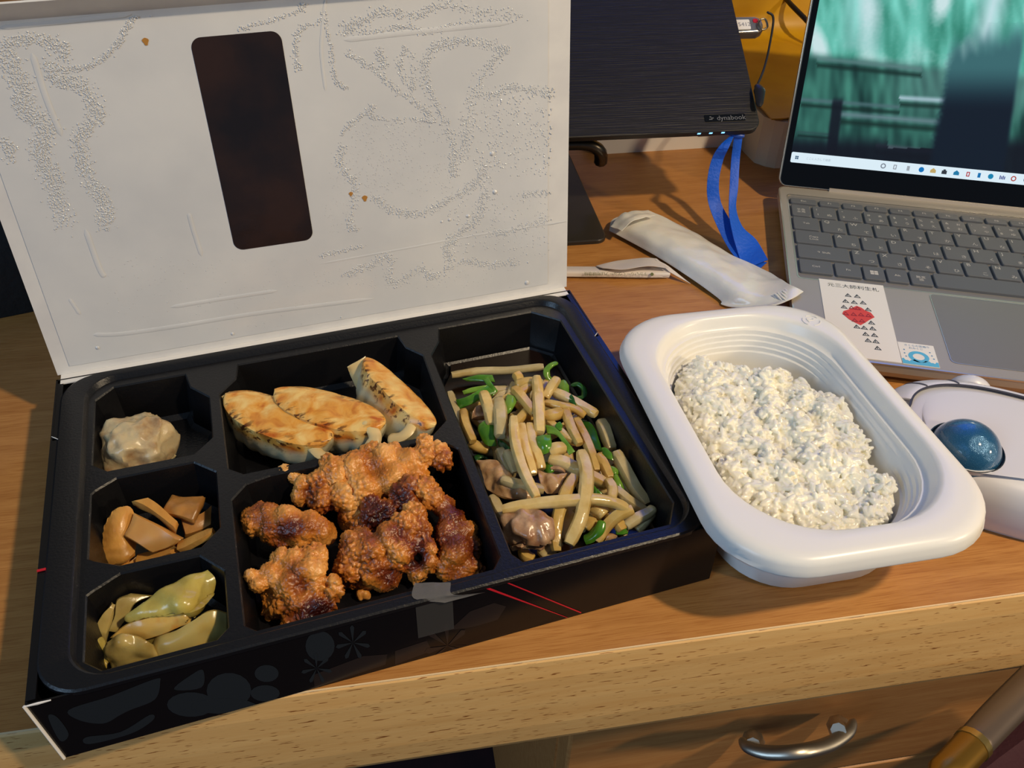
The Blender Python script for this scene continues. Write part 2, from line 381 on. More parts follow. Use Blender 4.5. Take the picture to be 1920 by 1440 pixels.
def flower(c, r, k):
    for j in range(7):
        a = radians(j * 51 + 12); pxpoly([z7(c[0], c[1]), z7(c[0] + r * cos(a - .14), c[1] + r * sin(a - .14)), z7(c[0] + r * 1.15 * cos(a), c[1] + r * 1.15 * sin(a)), z7(c[0] + r * cos(a + .14), c[1] + r * sin(a + .14))], k, .00008)
flower((500, 510), 90, 0); flower((290, 660), 80, 0); flower((1050, 530), 120, 1)
pr[0].obj('printed_clouds', M_print, fp); pr[1].obj('printed_flowers', M_printb, fp)
for a, c, w_ in (((1275, 190), (1745, 372), 7), ((1390, 158), (1825, 338), 4)):
    bb = B(); n = w_
    pts, t = decal('', [fpx(*z7(*q)) for q in ((a[0], a[1] - n), (c[0], c[1] - n), (c[0], c[1] + n), (a[0], a[1] + n))], None, .0001)
    bb.add(pts, t); bb.obj('red_line', M_red, fp)
bb = B(); bb.box((.0017, .0585, H + .0009), (.0032, .0011, .0003)); bb.obj('red_line', M_red, box)
# tape seal over the front rim
def tp(x, y, z): return W(x, y, z)
rows = [[W(777, 1093, H + .0020), W(812, 1092, H + .0022), W(845, 1092, H + .0020)], [W(776, 1122, H + .0015), W(812, 1118, H + .0016), W(850, 1115, H + .0014)],
        [V((W(776, 1122).x + .0075, -.0022, H - .001)), V((W(812, 1118).x + .007, -.0022, H - .001)), V((W(850, 1115).x + .007, -.0022, H - .001))]]
vs, fs = sheet(rows, 10, 10, .00015, .0003, 300); tag(mk('tape', vs, fs, M_tape, box, True), 'crinkled clear tape over the rim')
rr = [[fpan(*fpx(779, 1138), e=.0002), fpan(*fpx(848, 1118), e=.0002)], [fpan(*fpx(784, 1196), e=.0002), fpan(*fpx(851, 1178), e=.0002)]]
vs, fs = sheet(rr, 3, 3, .0001); mk('tape', vs, fs, M_tapec, fp)

# lid ---------------------------------------------------------------
LA = radians(8.0); LO = V((0, D + .0035, H)); LU = V((0, sin(LA), cos(LA))); LN = V((0, -cos(LA), sin(LA)))
LH = .1617
bb = B(); bb.box((BW / 2, D + .0003, H - .0004), (BW - .004, .0078, .0006)); tag(bb.obj('hinge_strip', M_white, box), 'white hinge strip along the back of the box')
lid = panel('lid', LO + V((.0005, 0, 0)), LO + V((BW - .0005, 0, 0)), LO + V((BW - .0005, 0, 0)) + LU * LH, LO + V((.0005, 0, 0)) + LU * LH, .0009, M_lid)
lid['label'] = 'white inner face of the open lid, wet with condensation'
def LP(x, y, off=.0004):  # photo pixel onto the lid plane
    return Wp(x, y, LO + LN * off, LN)
def LL(u, v, off=.0004): return LO + V((u, 0, 0)) + LU * v + LN * off
tf = radians(-48); TU = V((0, sin(tf), cos(tf)))
tk = panel('tuck_flap', LL(.0005, LH, 0), LL(BW - .0005, LH, 0), LL(BW - .006, LH, 0) + TU * .014, LL(.006, LH, 0) + TU * .014, .0008, M_lid, lid)
# laminated film on the lid, with the dark window cut in
wx = [LP(*q) for q in ((358, 76), (524, 58), (592, 457), (440, 478))]
u0, u1 = .0953, .1334; v0, v1 = .0512 - .0, .1495
fo = [LL(*q, .0003) for q in ((.007, .004), (BW - .012, .004), (BW - .012, LH - .003), (.007, LH - .003))]
ho = [(x, y) for x, y in rrect(u0, v0, u1, v1, .0045)]
vs, fs = fill_holes([(.007, .004), (BW - .012, .004), (BW - .012, LH - .003), (.007, LH - .003)], [ho], 0)
vs = [LL(v.x, v.y, .00025) for v in vs]; nf = len(vs)
tag(mk('film', vs, fs, M_film, lid), 'glossy film laminated on the lid')
bb = B(); bb.prism([(x, y) for x, y in rrect(u0, v0, u1, v1, .0045)], 0, .0002, frame(LL(0, 0, .0002), (1, 0, 0), LU)); wf = bb.obj('window_film', M_dark_film, lid); wf['label'] = 'dark glossy rounded window film'
# creases and wet streaks
def ridge(pxs, r, name, m=M_film, flat=.25):
    P = [LP(*q, .0003) for q in pxs]; vs, fs = sweep(P, r, 8, 6 * len(P), up=LN, flat=.2, endr=.2); return vs, fs
bb = B()
for pxs, r in (([(175, 628), (230, 626), (330, 612), (480, 588), (700, 560)], .0011), ([(320, 576), (420, 560), (520, 545)], .0010), ([(600, 495), (760, 466), (900, 440), (1062, 415)], .0005),
               ([(354, 400), (362, 430), (378, 480)], .0010), ([(60, 100), (85, 180), (115, 255)], .0012), ([(645, 75), (760, 62), (960, 42)], .0012), ([(160, 430), (185, 500), (196, 520)], .0012),
               ([(0, 52), (120, 40), (245, 27)], .0010), ([(130, 560), (150, 590)], .0008), ([(610, 0), (602, 90), (610, 170)], .0007)):
    vs, fs = ridge(pxs, r, 'r'); bb.add(vs, fs)
o = bb.obj('film_wrinkles', M_film, lid, True); o['kind'] = 'stuff'
# condensation
random.seed(3); bb = B()
dome = [(0, 0, 1)] + [(cos(a) * .75, sin(a) * .75, .65) for a in [i * pi / 3 for i in range(6)]] + [(cos(a), sin(a), 0) for a in [i * pi / 3 for i in range(6)]]
dfc = [(0, 1 + i, 1 + (i + 1) % 6) for i in range(6)] + [(1 + i, 7 + i, 7 + (i + 1) % 6, 1 + (i + 1) % 6) for i in range(6)]
MT = frame((0, 0, 0), (1, 0, 0), LU)
def drop(u, v, r, h=.6):
    if not (.006 < u < BW - .008 and .002 < v < LH - .002) or (u0 - .001 < u < u1 + .001 and v0 - .001 < v < v1 + .001): return
    a = random.random() * 6.3; ca, sa = cos(a), sin(a); o_ = LL(u, v, .0003)
    bb.add([o_ + MT @ V(((x * ca - y * sa) * r, (x * sa + y * ca) * r, z * r * h)) for x, y, z in dome], dfc)
def luv(x, y): q = LP(x, y, .0003) - LO; return q.x, q.dot(LU)
bands = [([(0, 88), (60, 72), (110, 85), (120, 108)], 11, 420), ([(10, 100), (35, 150), (45, 200), (85, 240), (75, 290), (100, 340), (120, 420)], 15, 1500),
         ([(90, 120), (110, 150), (150, 160), (180, 215), (150, 260), (160, 320), (195, 380), (200, 425)], 12, 1300), ([(100, 130), (160, 125), (210, 95), (240, 50), (270, 15), (290, 25)], 6, 420),
         ([(605, 20), (620, 90), (630, 150), (650, 165)], 4, 160), ([(640, 50), (680, 40), (720, 20), (780, 30), (830, 10), (900, 20), (980, 30)], 9, 500), ([(640, 60), (700, 60), (760, 50), (800, 60), (860, 45), (960, 35)], 6, 300),
         ([(650, 100), (700, 130), (740, 165), (790, 200), (810, 225)], 6, 300), ([(710, 90), (720, 125), (712, 95)], 6, 100), ([(760, 85), (750, 130), (775, 165), (770, 90)], 6, 150),
         ([(860, 75), (815, 90), (795, 130), (810, 180), (840, 240), (852, 300), (850, 330)], 7, 520), ([(815, 85), (870, 78), (940, 90), (930, 110), (890, 170), (875, 240), (870, 300)], 9, 560),
         ([(900, 180), (960, 165), (1000, 170), (1035, 175)], 9, 260), ([(700, 195), (700, 220), (790, 225), (812, 225)], 5, 200), ([(640, 250), (660, 230), (700, 200)], 4, 120), ([(640, 270), (640, 310), (665, 350), (655, 420), (670, 430)], 6, 300),
         ([(700, 370), (740, 395), (790, 400), (840, 375), (890, 345), (910, 310)], 7, 520), ([(915, 330), (900, 400), (870, 430), (840, 460), (845, 490)], 8, 420), ([(650, 515), (690, 500), (730, 480), (735, 530), (790, 505), (810, 520), (870, 490), (910, 495), (970, 492)], 7, 620),
         ([(600, 480), (640, 470), (680, 462)], 4, 120), ([(920, 440), (970, 430), (1030, 410)], 7, 180), ([(980, 365), (1030, 360)], 6, 90), ([(600, 40), (560, 60), (555, 100), (560, 130)], 5, 160),
         ([(450, 55), (500, 40), (560, 20), (570, 0)], 5, 160), ([(0, 260), (20, 280), (15, 300)], 8, 120)]
for pl, wpx, n in bands:
    P3 = [V((q[0], q[1], 0)) for q in pl]
    for _ in range(int(n * 1.25)):
        c = cr(P3, random.random()); x = c.x + random.gauss(0, wpx * .72); y = c.y + random.gauss(0, wpx * .55)
        drop(*luv(x, y), random.uniform(.00016, .00044), .8)
for (x0_, y0_, x1_, y1_, n, ra, rb) in ((880, 180, 1035, 330, 420, .0002, .00055), (660, 230, 850, 370, 420, .00015, .0003), (840, 360, 1030, 480, 260, .0002, .00045), (610, 280, 660, 440, 100, .0001, .0002), (600, 500, 960, 540, 160, .00012, .0003), (200, 480, 600, 620, 260, .0001, .00025)):
    for _ in range(n): drop(*luv(random.uniform(x0_, x1_), random.uniform(y0_, y1_)), random.uniform(ra, rb))
for x, y, r in ((923, 288, .0013), (928, 360, .0014), (828, 416, .0007), (843, 412, .0009), (858, 420, .0006), (878, 405, .0011), (988, 530, .0014), (436, 626, .0009), (36, 465, .0012), (183, 652, .0010), (1062, 270, .0005), (640, 595, .0006), (990, 492, .0006)):
    drop(*luv(x, y), r, .45)
o = bb.obj('condensation', M_drop, lid, True); o['kind'] = 'stuff'
M_stain = mat('oil_stain', (196, 140, 66), .3, alpha=.75)
for x, y, r in ((273, 78, .0012), (658, 364, .0009), (684, 372, .0012)):
    u, v = luv(x, y); bb = B(); bb.prism([(r * cos(a) * (1 + .3 * sin(3 * a)), r * sin(a) * 1.3) for a in [i * pi / 8 for i in range(16)]], 0, .00015, frame(LL(u, v, .0003), (1, 0, 0), LU)); bb.obj('stain', M_stain, lid)

# ================================================================== TRAY
tray = root('bento_tray', (BW / 2, .089, .0015), 'black plastic six-compartment food tray sitting inside the card box', 'tray')
zt = H + .0012; zp = H - .0016; zf = .0045
mm = lambda L_: [(x / 1000, y / 1000) for x, y in L_]
cells = dict(
 A=mm([(17.5, 115), (24, 109), (61, 108.5), (70, 117.5), (70.3, 147), (62, 157), (60, 168), (26, 168), (17.5, 160)]),
 B=mm([(17.5, 97), (19.3, 99), (28, 104.2), (60.7, 104.2), (69.9, 95.2), (69.3, 62), (61.2, 53.7), (29.8, 53.7), (20, 59), (17.5, 61)]),
 C=mm([(17.5, 43), (20.4, 45), (29.9, 50.3), (60.2, 50.0), (69.3, 39.3), (68.7, 12), (64, 7.7), (24, 7.2), (17.5, 13)]),
 D=mm([(74.4, 147.7), (74.4, 95.2), (80.9, 89.6), (167.2, 89), (175.9, 97.2), (177, 148), (170, 157), (168, 168), (85, 168), (83, 157)]),
 E=mm([(74.2, 76.2), (81.3, 84), (92, 86), (163, 86.4), (168, 85.6), (175.9, 77.4), (175.6, 13), (171, 7.5), (78, 7.2), (73.7, 11)]),
 F=mm([(180.5, 147), (187, 157), (190, 168), (243, 168), (256, 156), (256, 18), (249, 7.4), (183, 7.4), (179.5, 13)]))
def area2(P): return sum(P[i][0] * P[(i + 1) % len(P)][1] - P[(i + 1) % len(P)][0] * P[i][1] for i in range(len(P)))
for k in cells:
    if area2(cells[k]) < 0: cells[k].reverse()
def inset(P, d, cen=None):
    n = len(P); out = []
    for i in range(n):
        p0, p1, p2 = V(P[i - 1]), V(P[i]), V(P[(i + 1) % n]); e1 = (p1 - p0).normalized(); e2 = (p2 - p1).normalized()
        n1 = V((-e1.y, e1.x)); n2 = V((-e2.y, e2.x)); m_ = (n1 + n2); m_ = m_.normalized(); k = d / max(m_.dot(n1), .35); out.append(tuple(p1 + m_ * k))
    return out
NR = 8
Ro = lambda d, z, r: [V((x, y, z)) for x, y in rrect(.003 + d, -.0006 + d, .2672 - d, .1775 - d, r, NR)]
Ri = lambda d, z, r: [V((x, y, z)) for x, y in rrect(.0140 + d, .0042 + d * .6, .2602 - d, .1735 - d, r, NR)]
vs, fs = loft([Ro(-.0002, zt - .0022, .0168), Ro(0, zt - .0006, .0165), Ro(.0008, zt, .016), Ri(-.0012, zt, .0155), Ri(-.0003, zt - .0004, .015), Ri(.0004, zt - .0014, .0145), Ri(.0012, zp, .0138)])
mk('rim', vs, fs, M_tray, tray, True, sharp=24)
oz = [(v.x, v.y) for v in Ri(.0012, zp, .0138)]
bb = B(); vs, fs = fill_holes(oz, [cells[k] for k in cells], zp); bb.add(vs, fs)
for k in cells:
    c = cells[k]; lps = [[V((x, y, z)) for x, y in (inset(c, d) if d else c)] for d, z in ((0, zp), (.0006, zp - .0007), (.0015, zp - .008), (.0035, zf + .002), (.006, zf))]
    vs, fs = loft(lps, False, True); bb.add(vs, fs)
o = bb.obj('dividers', M_tray, tray); tag(o, 'six moulded compartments with chamfered corners')
bb = B()  # underside skin
vs, fs = loft([Ro(.001, zt - .0026, .016), Ro(.006, zf - .001, .014), Ro(.008, zf - .0025, .014)], False, True); bb.add(vs, fs); bb.obj('underside', M_tray, tray, True)
# ================================================================== FOOD
def attr(me, name, vals):
    a = me.attributes.new(name, 'FLOAT', 'POINT'); a.data.foreach_set('value', vals)
def fried(name, dark=0.0):
    m = bpy.data.materials.new(name); m.use_nodes = True; nt = m.node_tree; N = nt.nodes; Lk = nt.links; b = N['Principled BSDF']
    b.inputs['Roughness'].default_value = .29; b.inputs['Specular IOR Level'].default_value = .6; b.inputs['Subsurface Weight'].default_value = .12; b.inputs['Subsurface Radius'].default_value = (1, .4, .1); b.inputs['Subsurface Scale'].default_value = .002
    at = N.new('ShaderNodeAttribute'); at.attribute_name = 'tone'
    r = N.new('ShaderNodeValToRGB'); e = r.color_ramp.elements
    e[0].position = 0; e[0].color = (*lin(52, 16, 12), 1); e[1].position = 1; e[1].color = (*lin(238, 178, 104), 1)
    for p_, c in ((.25, (104, 42, 20)), (.42, (156, 84, 28)), (.62, (202, 126, 46)), (.84, (226, 158, 78))):
        q = e.new(p_); q.color = (*lin(*c), 1)
    Lk.new(at.outputs['Fac'], r.inputs[0]); Lk.new(r.outputs[0], b.inputs['Base Color'])
    tc = N.new('ShaderNodeTexCoord'); n = N.new('ShaderNodeTexNoise'); n.inputs['Scale'].default_value = 900; n.inputs['Detail'].default_value = 4; Lk.new(tc.outputs['Object'], n.inputs[0])
    bp = N.new('ShaderNodeBump'); bp.inputs['Strength'].default_value = .5; bp.inputs['Distance'].default_value = .0006; Lk.new(n.outputs['Fac'], bp.inputs['Height']); Lk.new(bp.outputs[0], b.inputs['Normal'])
    return m
M_fried = fried('fried_crust')
ck = lambda x, y: (430 + x / 3.51, 790 + y / 3.51)
def karaage(label, sph, seed, shift=0.0, amp=.0018, darkspots=()):
    S = [(W(x, y, z / 1000), r / 1000) for x, y, z, r in sph]
    S = [(c, min(r, c.z - zf + .001) if c.z - zf < r * .6 else r) for c, r in S]
    me = meta_blob(S, .0005)
    n = len(me.vertices); me.update(); tone = []; new = []
    so = V((seed * 7.3, seed * 3.1, 0))
    for v in me.vertices:
        p_ = v.co; d, _ = noise.voronoi(p_ * 470 + so); c1 = max(0, 1 - d[0] * 1.35)           # crumbs
        d2, _ = noise.voronoi(p_ * 1050 + so); c2 = max(0, 1 - d2[0] * 1.3)
        lo_ = noise.noise(p_ * 90 + so); mask = min(max(noise.noise(p_ * 60 + so * 2) * 1.8 + .55, 0), 1)
        h_ = amp * (lo_ * 1.5 + c1 * 1.25 * mask + c2 * .55 + .7 * noise.noise(p_ * 230 + so)) - amp * .5
        new.append(p_ + v.normal * h_)
        t = .60 + shift + lo_ * .42 + (c1 - .4) * .26 * mask + (c2 - .4) * .13 + .22 * noise.noise(p_ * 45 + so * 1.7)
        for dc, dr_, dk in darkspots:
            q = (p_ - dc).length / dr_
            if q < 1: t -= dk * (1 - q * q)
        tone.append(min(max(t, 0), 1))
    for v, q in zip(me.vertices, new): v.co = q if q.z > zf + .0003 else V((q.x, q.y, zf + .0003))
    attr(me, 'tone', tone); me.name = 'fried_chicken'; me.materials.append(M_fried); me.polygons.foreach_set('use_smooth', [True] * len(me.polygons))
    o = bpy.data.objects.new('fried_chicken', me); COL.objects.link(o); tag(o, label, 'fried chicken', 'fried chicken pieces in the middle compartment'); return top(o)
def DS(x, y, z, r, k): return (W(*ck(x, y), z / 1000), r / 1000, k)
def KS(L_): return [(*ck(x, y), z, r) for x, y, z, r in L_]
karaage('largest flat golden fried chicken piece, nearest the dumplings', KS([(370, 345, 25, 3.2), (420, 370, 24, 3.6), (500, 430, 22, 5.2), (470, 490, 20, 4), (600, 400, 24, 6), (620, 510, 20, 7), (700, 330, 27, 6.5), (760, 500, 20, 8), (800, 620, 13, 7), (850, 300, 27, 8), (900, 440, 22, 9), (1010, 260, 28, 7.5), (1060, 370, 25, 8.5), (1180, 250, 28, 6.5), (1220, 350, 24, 6.5), (1275, 140, 31, 4.2), (1290, 230, 29, 5), (1370, 200, 29, 4), (1400, 260, 27, 4.6), (640, 270, 28, 4.0), (930, 200, 29, 4.5), (1100, 190, 29, 4)]), 1, .10, .0013, [DS(1410, 250, 28, 7, .5), DS(600, 400, 26, 4, .35), DS(500, 450, 24, 5, .25), DS(650, 590, 18, 6, .3)])
karaage('dark-crusted fried chicken piece by the noodle divider side', KS([(1120, 470, 25, 4.5), (1200, 430, 27, 4.5), (1290, 450, 26, 5), (1360, 520, 24, 5.2), (930, 540, 22, 5), (960, 620, 20, 6), (1060, 600, 20, 6), (890, 680, 14, 6), (1000, 700, 13, 7), (1170, 520, 23, 6)]), 2, -.16, .0015, [DS(960, 600, 22, 9, .35), DS(1150, 460, 28, 8, .4)])
karaage('deep brown sticky fried chicken piece in the right-hand corner', KS([(1400, 560, 21, 5), (1470, 640, 20, 6), (1440, 740, 17, 7.5), (1530, 740, 17, 6), (1500, 860, 15, 8), (1570, 830, 14, 5.5), (1460, 960, 11, 7), (1560, 950, 11, 6), (1640, 985, 9, 3.4), (1520, 1010, 10, 5)]), 3, -.17, .0015, [DS(1480, 850, 20, 10, .15)])
karaage('knobbly amber fried chicken piece at the centre of the compartment', KS([(800, 790, 22, 4.5), (880, 760, 23, 4.5), (830, 880, 18, 8), (800, 980, 13, 8), (930, 850, 21, 7.5), (960, 960, 15, 8), (1050, 760, 24, 7), (1150, 700, 25, 6), (1230, 620, 25, 5.5), (1130, 830, 21, 7.5), (1080, 930, 15, 7), (1260, 720, 23, 5.5), (1310, 830, 20, 5), (1320, 930, 15, 5), (1040, 1030, 11, 6), (1240, 980, 11, 5), (870, 1040, 9, 5)]), 4, -.02, .0014, [DS(1230, 880, 18, 8, .5), DS(1080, 740, 28, 5, .25)])
karaage('oval mottled fried chicken piece at the left edge of the compartment', KS([(190, 565, 24, 3.6), (190, 640, 21, 7), (260, 610, 23, 6.4), (300, 690, 20, 8), (370, 650, 23, 6.8), (430, 700, 21, 7.6), (520, 690, 22, 6.6), (590, 710, 20, 6.2), (640, 725, 17, 4.6), (480, 770, 16, 6.5), (350, 760, 16, 7)]), 5, -.03, .0014, [DS(400, 700, 25, 7, .42), DS(290, 650, 24, 4, .25)])
karaage('bright orange craggy fried chicken piece nearest the front rim', KS([(150, 1010, 24, 2.6), (200, 1070, 22, 3.6), (260, 980, 24, 4), (340, 900, 24, 4.5), (310, 1030, 20, 6), (430, 940, 22, 6.5), (560, 880, 22, 6), (520, 990, 22, 7), (420, 1080, 18, 8), (560, 1100, 17, 7), (690, 1060, 20, 3.6), (695, 1130, 18, 3.8), (660, 1200, 15, 3.2), (480, 1210, 14, 8), (570, 1220, 14, 6.5), (370, 1210, 13, 5), (500, 1310, 12, 6), (430, 1310, 11, 5), (290, 1220, 9, 5), (300, 1120, 12, 6)]), 6, .07, .0015, [DS(420, 1010, 26, 8, .5), DS(580, 1250, 19, 8, .55)])
karaage('small crumb of fried batter on the tray floor', KS([(870, 1125, 7, 2.0), (900, 1140, 6.5, 1.8), (860, 1150, 6.3, 1.4)]), 7, -.05, .0006)

# ---- dumplings
def gy_mat():
    m = bpy.data.materials.new('dumpling_skin'); m.use_nodes = True; nt = m.node_tree; N = nt.nodes; Lk = nt.links; b = N['Principled BSDF']
    b.inputs['Roughness'].default_value = .3; b.inputs['Subsurface Weight'].default_value = .25; b.inputs['Subsurface Radius'].default_value = (1, .7, .4); b.inputs['Subsurface Scale'].default_value = .002
    at = N.new('ShaderNodeAttribute'); at.attribute_name = 'fry'
    tc = N.new('ShaderNodeTexCoord')
    n = N.new('ShaderNodeTexNoise'); n.inputs['Scale'].default_value = 95; n.inputs['Detail'].default_value = 5; n.inputs['Distortion'].default_value = .8; Lk.new(tc.outputs['Object'], n.inputs[0])
    r = N.new('ShaderNodeValToRGB'); e = r.color_ramp.elements; e[0].position = .36; e[0].color = (*lin(242, 206, 130), 1); e[1].position = .70; e[1].color = (*lin(190, 92, 22), 1)
    q = e.new(.54); q.color = (*lin(230, 164, 72), 1)
    Lk.new(n.outputs['Fac'], r.inputs[0])
    mp = N.new('ShaderNodeMapping'); mp.inputs['Scale'].default_value = (1, 3, 3); mp.inputs['Rotation'].default_value = (0, 0, -.5); Lk.new(tc.outputs['Object'], mp.inputs[0])
    n2 = N.new('ShaderNodeTexNoise'); n2.inputs['Scale'].default_value = 150; n2.inputs['Detail'].default_value = 6; Lk.new(mp.outputs[0], n2.inputs[0])
    ed = N.new('ShaderNodeAttribute'); ed.attribute_name = 'edge'
    mu = N.new('ShaderNodeMath'); mu.operation = 'MULTIPLY'; r2 = N.new('ShaderNodeValToRGB'); r2.color_ramp.elements[0].position = .53; r2.color_ramp.elements[1].position = .62
    Lk.new(n2.outputs['Fac'], r2.inputs[0]); Lk.new(r2.outputs[0], mu.inputs[0]); Lk.new(ed.outputs['Fac'], mu.inputs[1])
    m1 = N.new('ShaderNodeMix'); m1.data_type = 'RGBA'; Lk.new(at.outputs['Fac'], m1.inputs[0]); m1.inputs[6].default_value = (*lin(196, 186, 152), 1); Lk.new(r.outputs[0], m1.inputs[7])
    m2 = N.new('ShaderNodeMix'); m2.data_type = 'RGBA'; Lk.new(mu.outputs[0], m2.inputs[0]); Lk.new(m1.outputs[2], m2.inputs[6]); m2.inputs[7].default_value = (*lin(82, 34, 14), 1)
    Lk.new(m2.outputs[2], b.inputs['Base Color'])
    bp = N.new('ShaderNodeBump'); bp.inputs['Strength'].default_value = .25; bp.inputs['Distance'].default_value = .0008; Lk.new(n.outputs['Fac'], bp.inputs['Height']); Lk.new(bp.outputs[0], b.inputs['Normal'])
    return m
M_gy = gy_mat(); M_seam = mat('dumpling_seam', (222, 196, 140), .32, sss=.2)
def gyoza(label, a, b_, wl, wr, depth, nrm, seam, seed):
    """flat fried face from tip a to tip b; wl, wr = half widths each side; body hangs below; seam = side offset of the fold"""
    X = (b_ - a); Ln = X.length / 2; c = (a + b_) / 2; X.normalize(); Z = (V(nrm) - X * V(nrm).dot(X)).normalized(); Y = Z.cross(X)
    nu, nvv = 44, 36; vs = []; fry = []; edg = []
    for i in range(nu + 1):
        u = -1 + 2 * i / nu; k = max(1 - abs(u) ** 2.3, 0) ** .55; kd = max(1 - u * u, 0) ** .42
        for j in range(nvv):
            t = j / nvv
            if t < .42:                       # face from -w to w
                s = -1 + 2 * t / .42; w = (wl if s < 0 else wr) * k; y = s * w; z = .0007 * (1 - s * s) * k - .0009 * abs(s) ** 6
                f = 1; e = min(1, max(0, (abs(s) - .55) * 2.4)) + (max(0, abs(u) - .75) * 2.5)
            else:                              # under body
                q = (t - .42) / .58; ang = pi * q                        # from +w round below to -w
                bul = 1 + .42 * sin(min(q, 1 - q) * pi * 1.0)
                cy = cos(ang); yy = (wr if cy > 0 else wl) * k * bul * (abs(cy) ** .8) * (1 if cy > 0 else -1)
                z = -depth * kd * (sin(ang) ** .75) - .0009
                y = yy + seam * (sin(ang) ** 2) * kd * .6; f = 1 if min(q, 1 - q) < .05 else max(0, .62 - min(q, 1 - q) * 5); e = f * .9
            p_ = V((u * Ln, y, z)); nz_ = noise.noise(p_ * 150 + V((seed, 0, 0))) * .0009 + noise.noise(p_ * 60 + V((seed * 2, 0, 0))) * .0014 * k
            pl = 0.0006 * sin(u * 26) * (0 if t < .42 else sin(pi * (t - .42) / .58)) * (1 if seam > 0 else 1)
            p_ = p_ + V((0, 0, nz_ * (.5 if t < .42 else 1))) + V((0, nz_ + pl, 0)) * (0 if t < .42 else 1)
            P_ = c + X * p_.x + Y * p_.y + Z * p_.z; P_.z = max(P_.z, zf + .0004)
            vs.append(P_); fry.append(f); edg.append(min(e, 1))
    n = nvv; f = [(k_ * n + i, k_ * n + (i + 1) % n, (k_ + 1) * n + (i + 1) % n, (k_ + 1) * n + i) for k_ in range(nu) for i in range(n)]
    f += [tuple(range(n)), tuple(range(nu * n, nu * n + n))]
    r_ = root('dumpling', tuple(V((c.x, c.y, zf + .0004))), label, 'dumpling', 'pan-fried dumplings')
    o = mk('body', vs, f, M_gy, r_, True); attr(o.data, 'fry', fry); attr(o.data, 'edge', edg)
    return r_
cg = lambda x, y: (400 + x / 3.84, 640 + y / 3.84)
def G(x, y, z): return W(*cg(x, y), z / 1000)
def seamfin(r_, rows, label, th=.0016):
    vs, f = sheet(rows, 12, 10, th, .0005, 200); o = mk('pleated_seam', vs, f, M_seam, r_, True); o['label'] = label
g1 = gyoza('fried dumpling furthest left, its charred face up, beside the small dumpling compartment', G(85, 375, 28), G(850, 700, 25), .0128, .0118, .020, (-.02, .02, 1), -.002, 1)
def tail(r_, pts, r, flat=.5, label='pale folded seam flap'):
    vs, f = sweep([G(*q) for q in pts], r, 12, 18, flat=flat, endr=.75, rough=.12); o = mk('pleated_seam', vs, f, M_seam, r_, True); o['label'] = label
tail(g1, [(640, 690, 23), (715, 765, 21.5), (775, 820, 20.5), (835, 835, 19.5)], [.0020, .0026, .0028, .0032])
seamfin(g1, [[G(60, 400, 27), G(75, 470, 21), G(110, 530, 16)], [G(120, 365, 28), G(125, 440, 22), G(130, 540, 15)]], 'pale folded seam tip')
g2 = gyoza('middle of the three fried dumplings, lying against its neighbour', G(440, 345, 29), G(1240, 585, 27), .0128, .0105, .021, (.02, .0, 1), .001, 5)
tail(g2, [(1080, 585, 27), (1135, 625, 26), (1165, 690, 24.5), (1130, 775, 22)], [.0022, .0030, .0032, .0034])
g3 = gyoza('fried dumpling tipped on its side against the divider of the vegetable compartment', G(1100, 110, 32), G(1600, 600, 28), .0088, .0078, .024, (.42, .12, 1), -.004, 9)
seamfin(g3, [[G(965, 185, 29), G(990, 250, 23), G(1060, 380, 15), G(1200, 560, 9)], [G(1095, 108, 31), G(1110, 220, 26), G(1160, 400, 18), G(1290, 590, 10)]], 'pale flat seam wing', .0014)
tail(g3, [(1440, 555, 27), (1410, 640, 25), (1350, 690, 23), (1265, 705, 21)], [.0022, .0030, .0034, .0036])

